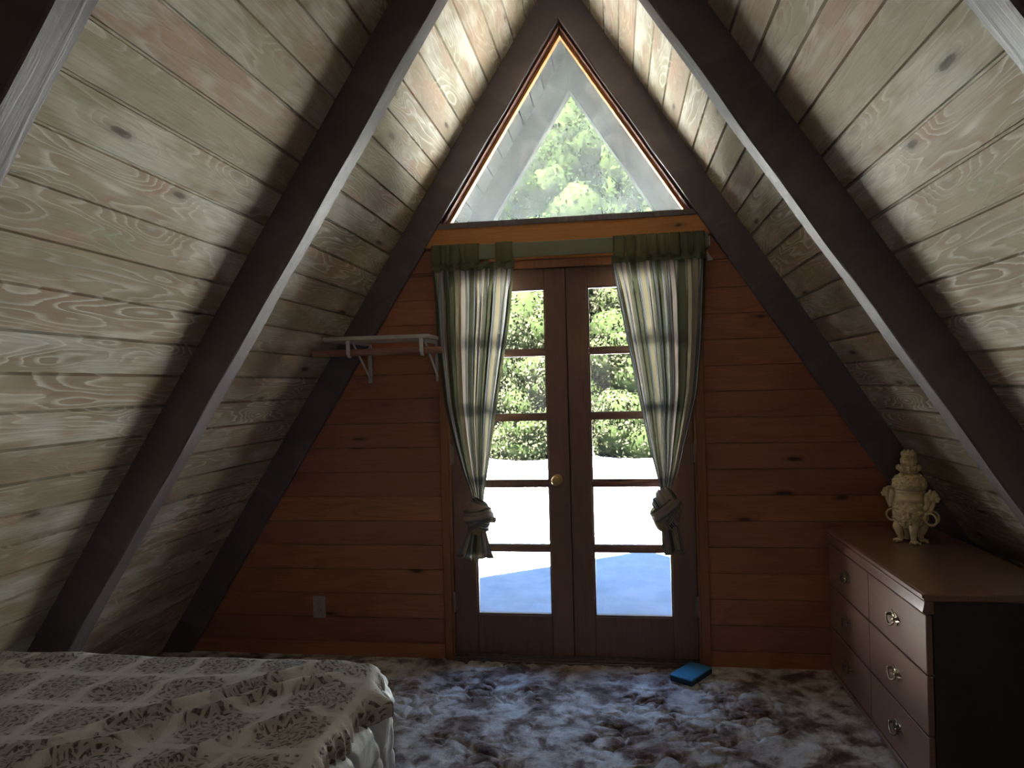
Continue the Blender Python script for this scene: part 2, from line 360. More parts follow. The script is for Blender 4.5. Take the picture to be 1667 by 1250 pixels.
# ------------------------------------------------------------------ roof: boards and rafters
def ceiling(side, ya=None, yb=None, mat=None, name='ceiling'):
    """grooved boards on one slope; local X runs with the ridge, local Y down the slope, local Z outward"""
    p = 0.1244; off = 0.043; s = 0.0; prof = []
    S1 = ZB/SN+0.16
    k = 0; e = off
    prof.append((0.0, 0.0)); rr = random.Random(40+side)
    while e < S1:
        d = rr.uniform(-0.0007, 0.0007)
        prof += [(e-0.0055, d), (e-0.0028, 0.013), (e+0.0028, 0.013), (e+0.0055, rr.uniform(-0.0007, 0.0007))]; e += p
    prof.append((S1, 0.0))
    v = []; f = []
    for y in (YB-0.1 if ya is None else ya, 0.05 if yb is None else yb):
        for s_, d in prof: v.append((y, s_, d))
        v.append((y, S1, 0.10)); v.append((y, 0.0, 0.10))
    n = len(prof)+2
    for i in range(n): f.append((i, (i+1) % n, n+(i+1) % n, n+i))
    f.append(tuple(range(n))); f.append(tuple(range(2*n-1, n-1, -1)))
    b = MB(); b.add(v, f); o = b.build(name, mat or BOARD, kind='structure')
    X = Vector((0, 1, 0)); Y = Vector((side*CS, 0, -SN)); Z = Vector((side*SN, 0, CS))
    M = Matrix.Identity(4)
    for i in range(3): M[i][0] = X[i]; M[i][1] = Y[i]; M[i][2] = Z[i]; M[i][3] = (0, 0, ZB)[i]
    o.matrix_world = M
    o['label'] = ('sloping whitewashed board ceiling on the %s side' if ya is None else 'weathered board soffit of the roof overhang on the %s side') % ('right' if side > 0 else 'left')
    return o
ceiling(-1); ceiling(1)
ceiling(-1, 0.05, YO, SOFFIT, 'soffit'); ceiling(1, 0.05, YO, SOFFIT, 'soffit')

def rafter(name, y0, side, w=RW, jitter=True, label=''):
    """one sloping timber; near face at y0, local Y down the slope"""
    D = (ZB-ZA)*CS; L = ZB/SN+0.02; n = 60; rr = random.Random(int(abs(y0)*100)+side+5)
    X = []; Y = []; Z = []
    e = 0.004
    ring = [(0, -D+e), (e, -D), (w-e, -D), (w, -D+e), (w, 0.002), (0, 0.002)]
    ph = rr.uniform(0, 9)
    b = MB(); vs = []; fs = []
    m_ = len(ring)
    for i in range(n+1):
        s0 = L*i/n
        for j, (a, d) in enumerate(ring):
            # the foot is cut level with the floor, the head plumb at the ridge
            lo = (D*0 + (-d)*CS/SN)          # head: plumb cut
            if i == 0: s1 = (-d)*SN/CS if False else (-d)*(SN/CS)*0+(-d)*math.tan(PI/2-TH+0.0)*0+0.0
            s1 = s0
            # plumb cut at ridge: x = 0  ->  s*CS = d*SN*(-1)
            smin = (-d)*SN/CS; smax = (ZB - (-d)*CS - 0.0)/SN
            s1 = smin+(smax-smin)*i/n
            jw = 0.0012*math.sin(i*0.9+ph+j)+0.0012*math.sin(i*0.37+j*2.1) if jitter else 0
            vs.append((a, s1, d+(jw if j < 4 else 0)))
    for i in range(n):
        for j in range(m_): fs.append((i*m_+j, i*m_+(j+1) % m_, (i+1)*m_+(j+1) % m_, (i+1)*m_+j))
    fs.append(tuple(range(m_))); fs.append(tuple(n*m_+j for j in range(m_)))
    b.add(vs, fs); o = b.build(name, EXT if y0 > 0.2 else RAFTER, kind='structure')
    M = Matrix.Identity(4); A = Vector((0, 1, 0)); B = Vector((side*CS, 0, -SN)); Z_ = Vector((side*SN, 0, CS))
    for i in range(3): M[i][0] = A[i]; M[i][1] = B[i]; M[i][2] = Z_[i]; M[i][3] = (0, y0, ZB)[i]
    o.matrix_world = M
    o['label'] = label
    return o
spots = [(-0.03, 'against the gable wall'), (-1.1485-RW, 'in the middle of the view'), (-2.38-RW, 'nearest the camera at the picture edge'), (-3.61-RW, 'behind the camera'), (-4.84-RW, 'well behind the camera'), (-6.07-RW, 'at the back of the room'), (YO-0.07, 'outside at the front of the roof overhang')]
tn = 1
for y0, w_ in spots:
    for s_ in (-1, 1):
        rafter('trim_%d' % tn, y0, s_, 0.0838 if y0 != -0.03 else 0.075, label='dark timber rafter on the %s slope %s' % ('left' if s_ < 0 else 'right', w_)); tn += 1

# ------------------------------------------------------------------ gable wall of red pine boards
DW, DH = 0.618, 1.992            # rough door opening
WZ0 = 2.225                      # bottom of the gable window opening
def wall_front():
    b = MB(); p = 0.1265; rr = random.Random(3)
    def plank(xa0, xa1, xb0, xb1, z0, z1):
        e = 0.003; d = rr.uniform(-0.0006, 0.0006)
        prof = [(z0, 0.006), (z0+0.001, 0.006), (z0+e, d), (z1-e, d), (z1-0.001, 0.006), (z1, 0.006)]
        vs = []
        for z, y in prof:
            t = (z-z0)/(z1-z0); vs += [(xa0+(xb0-xa0)*t, y, z), (xa1+(xb1-xa1)*t, y, z)]
        vs += [(xa0, 0.03, z0), (xa1, 0.03, z0), (xb0, 0.03, z1), (xb1, 0.03, z1)]
        n = len(prof); fs = [(2*i, 2*i+1, 2*i+3, 2*i+2) for i in range(n-1)]
        fs += [(2*n, 2*n+1, 1, 0), (2*n-2, 2*n-1, 2*n+3, 2*n+2), (2*n, 2*n+2, 2*n+3, 2*n+1), tuple([2*i for i in range(n)]+[2*n+2, 2*n]), tuple([2*i+1 for i in range(n)]+[2*n+3, 2*n+1])]
        b.add(vs, fs)
    hx = lambda z: (ZB-0.03-z)/T
    z0 = -0.043
    while z0 < 2.3:
        for (za, zb) in ((z0, min(z0+p, 3)),):
            cuts = sorted(set([za, zb]+[c for c in (DH, WZ0) if za < c < zb]))
            for c0, c1 in zip(cuts[:-1], cuts[1:]):
                c0_ = max(c0, -0.04)
                if c0_ >= WZ0-1e-6: continue
                if c1 <= DH+1e-6:
                    plank(-hx(c0_), -DW, -hx(c1), -DW, c0_, c1); plank(DW, hx(c0_), DW, hx(c1), c0_, c1)
                else: plank(-hx(c0_), hx(c0_), -hx(c1), hx(c1), c0_, c1)
        z0 += p
    # structural wall behind the boards
    y0, y1 = 0.03, 0.11
    b.prism([(-hx(0), -0.05), (-DW, -0.05), (-DW, DH), (-hx(DH), DH)], y0, y1)
    b.prism([(DW, -0.05), (hx(0), -0.05), (hx(DH), DH), (DW, DH)], y0, y1)
    b.prism([(-hx(DH), DH), (hx(DH), DH), (hx(WZ0), WZ0), (-hx(WZ0), WZ0)], y0, y1)
    # the sides of the window opening, behind the rafters
    zi = 3.212
    for s in (-1, 1):
        q = [((hx(WZ0))*s, WZ0), ((zi-WZ0)/T*s, WZ0), (0, zi), (0, ZB-0.03)]
        b.prism(q, 0.047, y1)
    o = b.build('wall_front', PINE, kind='structure'); o['label'] = 'gable wall of horizontal knotty red pine boards'
    return o
wall_front()
b = MB(); hb = ZB/T
b.prism([(-hb, 0), (hb, 0), (0, ZB)], YB-0.06, YB); o = b.build('wall_back', PINE, kind='structure')

# gable window: reddish frame and dusty pane
win = bpy.data.objects.new('window_1', None); C.objects.link(win); win.location = (0, 0.0, WZ0); win['kind'] = 'structure'
win['label'] = 'triangular gable window with dusty glass above the doors'
def tri_ring(apex0, zb0, apex1, zb1, y0, y1, b):
    o_ = [(-(apex0-zb0)/T, zb0), ((apex0-zb0)/T, zb0), (0, apex0)]; i_ = [(-(apex1-zb1)/T, zb1), ((apex1-zb1)/T, zb1), (0, apex1)]
    vs = []
    for (x, z) in o_+i_: vs += [(x, y0, z-WZ0), (x, y1, z-WZ0)]
    fs = []
    for k in range(3):
        k2 = (k+1) % 3; a, c = 2*k, 2*k2; d, e = 6+2*k, 6+2*k2
        fs += [(a, c, e, d), (a+1, d+1, e+1, c+1), (a, a+1, c+1, c), (d, e, e+1, d+1)]
    b.add(vs, fs)
b = MB(); tri_ring(3.211, WZ0+0.002, 3.182, WZ0+0.022, 0.048, 0.09, b); b.build('window_frame', PINE_H, win)
b = MB(); tri_ring(3.225, WZ0+0.001, 3.208, WZ0+0.018, -0.004, 0.047, b); b.build('inner_stop', STOPM, win)
b = MB(); b.prism([(-(3.184-WZ0-0.020)/T, 0.020), ((3.184-WZ0-0.020)/T, 0.020), (0, 3.184-WZ0)], 0.068, 0.073); b.build('glass_pane', GLASS_D, win)

b = MB(); hz = lambda z: (ZA-0.004-z)/T
b.prism([(-hz(2.118), 2.118), (hz(2.118), 2.118), (hz(2.212), 2.212), (-hz(2.212), 2.212)], -0.022, -0.001)
o = b.build('trim_%d' % tn, PINE_H, kind='structure'); tn += 1; o['label'] = 'orange pine header board under the gable window'
b = MB(); b.prism([(-hz(2.2125), 2.2125), (hz(2.2125), 2.2125), (hz(2.24), 2.24), (-hz(2.24), 2.24)], -0.028, -0.001)
o = b.build('trim_%d' % tn, RAFTER, kind='structure'); tn += 1; o['label'] = 'dark sill strip under the gable window'

# door casing, jambs and threshold
b = MB()
b.bbox(-0.662, -0.620, -0.018, -0.0015, 0.0, 2.034, 0.003); o = b.build('trim_%d' % tn, PINE_V, kind='structure'); tn += 1; o['label'] = 'left door casing'
b = MB(); b.bbox(0.620, 0.664, -0.018, -0.0015, 0.0, 2.034, 0.003); o = b.build('trim_%d' % tn, PINE_V, kind='structure'); tn += 1; o['label'] = 'right door casing'
b = MB(); b.bbox(-0.662, 0.664, -0.019, -0.0015, 2.036, 2.100, 0.003); o = b.build('trim_%d' % tn, PINE_H, kind='structure'); tn += 1; o['label'] = 'door head casing'
b = MB(); b.bbox(-0.6195, 0.6195, -0.014, 0.10, 1.992, 2.034, 0.002); b.box(-0.6180, -0.6100, -0.014, 0.10, 0.02, 1.99); b.box(0.6100, 0.6180, -0.014, 0.10, 0.02, 1.99)
o = b.build('trim_%d' % tn, PINE_V, kind='structure'); tn += 1; o['label'] = 'door jambs and head'
b = MB(); b.bbox(-0.617, 0.617, -0.045, 0.10, -0.02, 0.020, 0.004); b.bbox(-0.617, 0.617, -0.03, -0.012, 0.020, 0.028, 0.002); b.box(-0.617, 0.617, 0.0, 0.05, 0.018, 0.034)
o = b.build('trim_%d' % tn, THRESH, kind='structure'); tn += 1; o['label'] = 'worn metal threshold under the doors'

# the two door leaves
def leaf(num, s):
    """s = -1 left leaf, 1 right leaf"""
    root = bpy.data.objects.new('door_%d' % num, None); C.objects.link(root); root.location = (s*0.6095, 0.02, 0.024); root['kind'] = 'structure'
    root['label'] = 'five-light wooden french door leaf on the %s' % ('left' if s < 0 else 'right')
    ox = -s*0.6095
    def X(a, c): return tuple(sorted((ox+s*a, ox+s*c)))
    y0, y1 = -0.018, 0.022; zz = -0.024
    def part(name, a, c, z0, z1, mat, e=0.003, yy=None):
        q = MB(); x0, x1 = X(a, c); q.bbox(x0, x1, (yy or (y0, y1))[0], (yy or (y0, y1))[1], z0+zz, z1+zz, e); return q.build(name, mat, root)
    part('stile', 0.0015, 0.107, 0.036, 1.990, DOORW); part('stile', 0.491, 0.6095, 0.036, 1.990, DOORW)
    part('bottom_rail', 0.107, 0.491, 0.036, 0.236, DOORW); part('top_rail', 0.107, 0.491, 1.889, 1.990, DOORW)
    for z in (1.568, 1.241, 0.903, 0.575): part('muntin', 0.107, 0.491, z-0.0125, z+0.0125, DOORW, 0.004, (y0+0.004, y1-0.004))
    q = MB()
    zs = [0.236, 0.575, 0.903, 1.241, 1.568, 1.889]
    for a, c in zip(zs[:-1], zs[1:]):
        x0, x1 = X(0.107, 0.491); lo, hi = a+(0.0125 if a != 0.236 else 0)+zz, c-(0.0125 if c != 1.889 else 0)+zz
        for bx in ((x0, x1, lo, lo+0.007), (x0, x1, hi-0.007, hi), (x0, x0+0.007, lo+0.007, hi-0.007), (x1-0.007, x1, lo+0.007, hi-0.007)):
            q.box(bx[0], bx[1], y0+0.008, y1-0.008, bx[2], bx[3])
    q.build('glazing_bead', DOORW, root)
    q = MB(); x0, x1 = X(0.106, 0.492); q.box(x0, x1, 0.003, 0.007, 0.236+zz, 1.889+zz); q.build('glass_panes', GLASS, root)
    for z in (1.80, 1.055, 0.30):
        h = MB(); xx = ox+s*0.6085
        h.tube([(xx, y0-0.007, z-0.045+zz), (xx, y0-0.007, z+0.045+zz)], 0.0065, 12)
        h.ball((xx, y0-0.007, z+0.047+zz), 0.007, 10, 6); h.ball((xx, y0-0.007, z-0.047+zz), 0.007, 10, 6)
        a, c = sorted((xx, xx-s*0.010)); h.box(a, c, y0-0.002, y0+0.001, z-0.044+zz, z+0.044+zz)
        autosmooth(h.build('hinge', STEEL, root))
    if s < 0:
        q = MB(); q.lathe([(0.027, 0), (0.027, 0.004), (0.020, 0.008), (0.009, 0.010), (0.008, 0.030), (0.015, 0.034), (0.024, 0.044), (0.026, 0.054), (0.022, 0.063), (0.010, 0.068), (0.001, 0.069)], n=28)
        k = autosmooth(q.build('door_knob', BRASS, root), 50); k.location = (ox-0.066, y0, 0.924+zz); k.rotation_euler = (PI/2, 0, 0)
    else:
        q = MB(); q.bbox(-0.012-0.0, 0.016, 0, 0.009, 0.036, 1.990, 0.002)
        q2 = MB(); q2.bbox(ox-0.010, ox+0.016, y1, y1+0.012, 0.034+zz, 1.985+zz, 0.002); q2.build('astragal', DOORW, root)
    return root
leaf(1, -1); leaf(2, 1)

# ------------------------------------------------------------------ floor: sculpted shag carpet
def carpet_mat():
    N = NT('sculpted_brown_carpet'); tc = N.n('TexCoord'); o = tc.outputs['Object']
    n1 = N.noise(o, 4.6, 4.0, 0.62, 0.6); n2 = N.noise(o, 11.0, 4.0, 0.6, 0.5); n3 = N.noise(o, 140.0, 3.0, 0.75); n4 = N.noise(o, 3.1, 2.0, 0.5)
    f = N.mth('ADD', N.mth('MULTIPLY', n1, 0.55), N.mth('MULTIPLY', n2, 0.45))
    c = N.ramp(f, [(0.40, (0.13, 0.08, 0.06)), (0.46, (0.30, 0.215, 0.175)), (0.51, (0.58, 0.52, 0.47)), (0.58, (0.86, 0.84, 0.80))])
    c = N.mix(N.mth('MULTIPLY', N.ramp(n4, [(0.52, 0.0), (0.68, 1.0)]), 0.5), c, (0.20, 0.11, 0.08))
    c = N.mix(N.mth('MULTIPLY', N.ramp(n3, [(0.35, 0.0), (0.7, 1.0)]), 0.22), c, (0.08, 0.06, 0.055))
    b = N.bsdf(c, 0.95, 0.1, N.bump(n3, 0.9, 0.006)); b.inputs['Sheen Weight'].default_value = 0.15; return N.m
def carpet():
    fx = np.arange(-1.15, 1.36, 0.006); fy = np.arange(-2.6, -0.03, 0.006)
    xs = np.concatenate([np.linspace(-2.262, -1.2, 12), fx, np.linspace(1.42, 2.262, 10)]); ys = np.concatenate([np.linspace(YB, -2.65, 30), fy, [-0.02, 0.03]])
    X, Y = np.meshgrid(xs, ys)
    wx = X+0.05*(fbm(X*9, Y*9, 3, 4)-0.5)*2; wy = Y+0.05*(fbm(X*9, Y*9, 3, 8)-0.5)*2
    d1, d2 = worley(wx*9, wy*13, 5); e = np.clip((d2-d1)*3.2, 0, 1)
    keep = np.clip((fbm(X*5, Y*5, 3, 21)-0.42)*9, 0, 1)
    h = 0.022*fbm(X*13, Y*13, 4, 2)+0.022*(e**0.5)*keep+0.022*(1-keep)*0.8+0.004*fbm(X*70, Y*70, 2, 12)+0.003*NR.rand(*X.shape)
    fine = (np.abs(X-0.1) < 1.25) & (Y > -2.61) & (Y < -0.035)
    Z = np.where(fine, h-0.020, 0.006)
    Z = np.where(Y > -0.05, np.minimum(Z, 0.008), Z)
    o = grid_mesh('floor', X, Y, Z, carpet_mat(), kind='structure'); o['label'] = 'mottled brown and grey sculpted shag carpet'
    return o
carpet()

# ------------------------------------------------------------------ curtains
def fabric():
    N = NT('striped_curtain_cloth'); uv = N.n('TexCoord').outputs['UV']; sp = N.n('SeparateXYZ', Vector=uv)
    u = sp.outputs[0]
    ph = N.mth('FRACT', N.mth('ADD', N.mth('MULTIPLY', u, 4.0), 0.09))
    OL = (0.15, 0.15, 0.085); CR = (0.62, 0.50, 0.42); YE = (0.55, 0.46, 0.27); GR = (0.20, 0.21, 0.21); WH = (0.60, 0.58, 0.56)
    col = N.ramp(ph, [(0.0, OL), (0.17, GR), (0.30, YE), (0.42, GR), (0.53, CR), (0.70, OL), (0.79, WH), (0.88, GR), (0.93, OL)], 'CONSTANT')
    # pin stripes inside the grey bands
    pin = N.mth('FRACT', N.mth('MULTIPLY', u, 150.0)); pr = N.mth('GREATER_THAN', pin, 0.62)
    isg = N.ramp(ph, [(0.0, 0.0), (0.17, 1.0), (0.30, 0.12), (0.42, 1.0), (0.53, 0.12), (0.70, 0.25), (0.79, 1.0), (0.93, 0.0)], 'CONSTANT')
    col = N.mix(N.mth('MULTIPLY', pr, isg), col, (0.66, 0.66, 0.66))
    pd = N.mth('GREATER_THAN', N.mth('FRACT', N.mth('ADD', N.mth('MULTIPLY', u, 71.0), 0.3)), 0.84)
    col = N.mix(N.mth('MULTIPLY', N.mth('MULTIPLY', pd, isg), 0.9), col, (0.02, 0.022, 0.028))
    w = N.noise(N.xyz(N.mth('MULTIPLY', u, 900.0), N.mth('MULTIPLY', sp.outputs[1], 500.0), 0.0), 1.0, 1.0)
    col = N.mix(N.mth('MULTIPLY', w, 0.2), col, (0.1, 0.1, 0.08))
    df = N.n('BsdfDiffuse', Color=col, Normal=N.bump(w, 0.2, 0.001)); tl = N.n('BsdfTranslucent', Color=N.mix(1.0, col, (0.34, 0.34, 0.34), 'MULTIPLY'))
    ad = N.t.nodes.new('ShaderNodeMixShader'); ad.inputs[0].default_value = 0.45
    N.t.links.new(df.outputs[0], ad.inputs[1]); N.t.links.new(tl.outputs[0], ad.inputs[2]); N.t.links.new(ad.outputs[0], N.out.inputs[0]); return N.m
def olive():
    N = NT('olive_curtain_heading'); tc = N.n('TexCoord'); f = N.noise(tc.outputs['Object'], 300.0, 2.0)
    c = N.mix(f, (0.15, 0.155, 0.09), (0.20, 0.205, 0.12)); df = N.n('BsdfDiffuse', Color=c); tl = N.n('BsdfTranslucent', Color=c)
    ad = N.t.nodes.new('ShaderNodeMixShader'); ad.inputs[0].default_value = 0.2
    N.t.links.new(df.outputs[0], ad.inputs[1]); N.t.links.new(tl.outputs[0], ad.inputs[2]); N.t.links.new(ad.outputs[0], N.out.inputs[0]); return N.m
FAB = fabric(); OLV = olive()
def interp(tab, z):
    tab = sorted(tab); zz = [t[0] for t in tab]; xx = [t[1] for t in tab]; return np.interp(z, zz, xx)
def smoothcurve(tab, zs):
    v = interp(tab, zs); k = np.ones(9)/9; vp = np.concatenate([np.full(4, v[0])+(v[0]-v[4:0:-1]), v, np.full(4, v[-1])-(v[-5:-1][::-1]-v[-1])]); return np.convolve(vp, k, 'valid')
RY = -0.085
def curtain(name, label, L, Rr, ztop, tabs, knot, tail, seed, nf, sag):
    root = thing(name, label, 'curtain', (knot[0], RY, 0.55)); inv = Matrix.Translation((-knot[0], -RY, -0.55))
    def fin(o): o.matrix_parent_inverse = inv; return o
    z1 = knot[1]+knot[3]*0.34; nv = 150; nu = 300
    zs = np.linspace(ztop, z1, nv); xl = smoothcurve(L, zs); xr = smoothcurve(Rr, zs)
    t = np.linspace(0, 1, nv)[:, None]; u = np.linspace(0, 1, nu)[None, :]
    rs = np.random.RandomState(seed); ph0 = rs.rand()*6
    warp = u+0.02*np.sin(2*PI*u*2.3+ph0)+0.012*np.sin(2*PI*u*5.1+1+ph0*2)
    k = 2*PI*nf*warp+ph0+0.5*np.sin(t*2.4)*(u-0.5)
    W_ = (xr-xl)[:, None]; amp = 0.018+0.016*np.sin(PI*np.clip(t, 0, 1))
    fl = W_*0.30/nf
    xx = xl[:, None]+W_*(u-0.0)+fl*0.55*np.sin(2*k)*np.clip(t*6, 0.15, 1)
    # second order folds fade in towards the knot
    yy = RY-0.004-amp*(0.5+0.5*np.sin(k))-0.006*np.sin(3.1*k+ph0)*t-0.004*np.sin(17*u+4*t)
    g = (1-0.35*t**3); yc = RY-0.02; yy = yc+(yy-yc)*g
    zsag = np.where(True, 0, 0)+0*u; top = np.clip(1-t*9, 0, 1)
    zz = zs[:, None]+0*u-top*sag*(np.abs(np.sin(PI*u*len(tabs)))**1.0)*0.5
    X = xx; Y = yy; Z = zz
    X[:, :] = xx
    fin(grid_mesh('cloth_panel', X, Y, Z, FAB, root, uv=(np.broadcast_to(u, X.shape), np.broadcast_to(t, X.shape))))
    # olive heading band along the top edge
    nb = 7; tb = np.linspace(0, 1, nb)[:, None]
    zb = Z[0][None, :]+0.004-0.034*tb; yb = Y[0][None, :]-0.0022+0*tb; xb = X[0][None, :]+0*tb
    xb = np.concatenate([xb, xb[::-1]]); zb = np.concatenate([zb, zb[::-1]]); yb2 = np.concatenate([yb, yb[::-1]+0.0044])
    xb = np.concatenate([xb, xb[:1]]); zb = np.concatenate([zb, zb[:1]]); yb2 = np.concatenate([yb2, yb2[:1]])
    fin(grid_mesh('heading_band', xb, yb2, zb, OLV, root))
    for (a, c, tw) in tabs:
        w = c-a; n = 26; path = []
        zt, zl = 2.1155, ztop-0.012
        for i in range(9): path.append((RY-0.0105-0.004*math.sin(i/8*PI), zl+(zt-0.004-zl)*i/8))
        for i in range(1, 6): path.append((RY-0.0105+0.021*i/6, zt+0.002*math.sin(PI*i/6)))
        for i in range(9): path.append((RY+0.0105, zt-0.004+(zl-zt+0.004)*i/8))
        mm = 9; q = np.array(path); v = np.linspace(0, 1, mm)[None, :]
        Xt = a+w*v+0*q[:, :1]; 
        if tw: Xt = Xt+tw*(zt-q[:, 1:2])/(zt-zl)*(1-0.4*v)
        Yt = q[:, :1]-0.004*np.sin(PI*v*1.0)*(q[:, :1] < RY)-0.002*np.sin(PI*v*3+a*50)*(q[:, :1] < RY); Zt = q[:, 1:2]+0*v
        o = fin(grid_mesh('tab', Xt, Yt, Zt, OLV, root)); s = o.modifiers.new('thick', 'SOLIDIFY'); s.thickness = 0.0016; s.offset = 0
    # knot
    kx, kz, kw, kh = knot[:4]; tilt = knot[4]
    cx, cy, cz = kx, RY-0.025, kz
    n1, n2 = 96, 64; A = np.linspace(0, 2*PI, n1, endpoint=False)[None, :]; Bt = np.linspace(0.02, PI-0.02, n2)[:, None]
    dx = np.sin(Bt)*np.cos(A); dy = np.sin(Bt)*np.sin(A); dz = np.cos(Bt)+0*A
    sw = dz*math.cos(tilt)+dx*math.sin(tilt); r = 1+0.05*np.sin(11*sw+1.2*np.sin(A*1.0+1))+0.03*np.sin(23*sw+2*A)+0.05*(vnoise(dx*2+5, dz*2+dy*2, seed)-0.5)
    o = fin(grid_mesh('knot', cx+dx*r*kw/2*0.93, cy+dy*r*0.055, cz+dz*r*kh/2, FAB, root, wrap=True,
              uv=((sw*0.06+0.36+0*A)+0*Bt, (A/6.28)+0*Bt)))
    # wrapping bands across the knot
    b = MB(); ca, sa = math.cos(tilt), math.sin(tilt)
    UVn = []
    for off, rad, wd in ((0.018, 1.03, 0.021), (-0.022, 1.02, 0.022), (0.0, 1.09, 0.016)):
        tl2 = tilt+(0.25 if off < 0 else -0.1)
        c2, s2 = math.cos(tl2), math.sin(tl2); nn = 48
        TT = np.linspace(0, 2*PI, nn, endpoint=True)[:, None]; ss = np.linspace(0, 2*PI, 14, endpoint=True)[None, :]
        er = np.sqrt(max(0.05, 1-(off/(kh/2))**2))
        ex = kw/2*0.93*rad*er; ey = 0.056*rad*er
        px = ex*np.cos(TT); py = ey*np.sin(TT)
        rx = px*(1+0.09*np.cos(ss)); ry = py*(1+0.12*np.cos(ss)); h = wd*np.sin(ss)*(1+0.15*np.sin(3*TT+seed))
        Xb = cx+rx*c2-(h+off)*s2; Zb = cz+rx*s2+(h+off)*c2; Yb = cy+ry
        fin(grid_mesh('knot_wrap', Xb, Yb, Zb, FAB, root, uv=((0.37+0.03*h/wd+off*0.8)+0*TT, TT/6.28+0*ss)))
    if knot[5]:
        nb_ = MB(); fin(autosmooth((nb_.ball((kx+kw*0.56, cy-0.03, kz-0.01), (0.018, 0.02, 0.015), 16, 10, fn=lambda d: 1+0.12*math.sin(9*d.z+4*d.x)), nb_)[1].build('knot_bud', TAN, root), 80))
    # tail flaring below the knot
    (ta, tb_), (ba, bb_), zt, zb_ = tail; nv2 = 30; nu2 = 160
    t = np.linspace(0, 1, nv2)[:, None]; u = np.linspace(0, 1, nu2)[None, :]; ang = u*2*PI
    cxm = (ta+tb_)/2*(1-t)+(ba+bb_)/2*t; hw_ = ((tb_-ta)/2*(1-t)+(bb_-ba)/2*t**0.8*1.0*t**0+0*t)
    hw_ = (tb_-ta)/2*(1-t)+(bb_-ba)/2*t
    rip = 1+(0.10+0.16*t)*np.sin(ang*9+ph0)+0.06*t*np.sin(ang*17+1)
    X = cxm+hw_*np.cos(ang)*rip*0.9; Y = cy+0.004+(0.026+0.02*t)*np.sin(ang)*rip; Z = zt+(zb_-zt)*t+0.012*t*np.sin(ang*3+ph0)+0*u
    fin(grid_mesh('tail', X, Y, Z, FAB, root, uv=(u+0*t, t+0*u)))
    # thin olive hem at the bottom
    fin(grid_mesh('hem', cxm[-3:]+hw_[-3:]*np.cos(ang)*rip[-3:]*0.915, (cy+0.004+(0.0475+0*t[-3:])*np.sin(ang)*rip[-3:]), Z[-3:], OLV, root))
    return root
LL = [(2.025, -0.664), (1.622, -0.646), (1.311, -0.613), (1.125, -0.57), (0.971, -0.527), (0.86, -0.487), (0.81, -0.478), (0.75, -0.478)]
LR = [(1.995, -0.242), (1.731, -0.274), (1.488, -0.317), (1.245, -0.36), (1.031, -0.394), (0.86, -0.424), (0.81, -0.430), (0.75, -0.430)]
RL = [(1.981, 0.231), (1.77, 0.27), (1.5, 0.316), (1.291, 0.352), (1.112, 0.385), (0.90, 0.434), (0.85, 0.440), (0.75, 0.440)]
RRt = [(1.973, 0.681), (1.578, 0.651), (1.344, 0.622), (1.168, 0.575), (0.992, 0.527), (0.90, 0.492), (0.85, 0.482), (0.75, 0.482)]
tabsL = [(-0.662, -0.618, 0), (-0.616, -0.567, 0), (-0.560, -0.500, -0.035), (-0.535, -0.492, 0.03), (-0.497, -0.420, 0), (-0.336, -0.252, 0)]
tabsR = [(0.243, 0.298, 0), (0.305, 0.348, 0), (0.354, 0.405, 0), (0.410, 0.455, 0), (0.461, 0.508, 0), (0.514, 0.561, 0), (0.566, 0.612, 0), (0.618, 0.676, 0)]
curtain('curtain', 'striped olive and cream curtain on the left, tied in a knot with a flared tail', LL, LR, 2.024, tabsL, (-0.452, 0.757, 0.138, 0.185, 0.25, True), ((-0.505, -0.415), (-0.552, -0.388), 0.69, 0.556), 3, 6, 0.03)
curtain('curtain', 'striped olive and cream curtain on the right, tied in a tall slanted knot', RL, RRt, 2.018, tabsR, (0.460, 0.790, 0.145, 0.215, 0.75, False), ((0.435, 0.515), (0.445, 0.540), 0.72, 0.592), 8, 7, 0.012)

rod = thing('curtain_rod', 'flat sage curtain rod across the top of the french doors', 'curtain rod', (0, RY, 2.075))
b = MB(); b.bbox(-0.664, 0.694, -0.004, 0.004, -0.038, 0.036, 0.002); b.build('rod_face', SAGE, rod)
for s, x in ((-1, -0.664), (1, 0.694)):
    b = MB(); x0, x1 = sorted((x, x-s*0.006)); b.bbox(x0, x1, 0.0045, 0.064, -0.036, 0.034, 0.002); b.build('rod_return', SAGE, rod)
    b = MB(); b.bbox(min(x-s*0.004, x+s*0.014), max(x-s*0.004, x+s*0.014), 0.052, 0.0835, -0.02, 0.028, 0.002); o = b.build('bracket', WHITE, rod); o['label'] = 'small white wall bracket'
b = MB(); b.add([(0.688, 0, -0.052), (0.716, 0.001, -0.093), (0.690, 0, -0.098), (0.688, 0.003, -0.052), (0.716, 0.004, -0.093), (0.690, 0.003, -0.098)], [(0, 1, 2), (5, 4, 3), (0, 3, 4, 1), (1, 4, 5, 2), (2, 5, 3, 0)])
o = b.build('paper_tag', WHITE, rod); o['label'] = 'torn white paper tag'; o.location = (0, 0.02, 0)
b = MB(); b.tube([(0.689, 0.022, -0.03), (0.690, 0.022, -0.055)], 0.001, 6); o.parent = rod; b.build('tag_string', WHITE, rod)

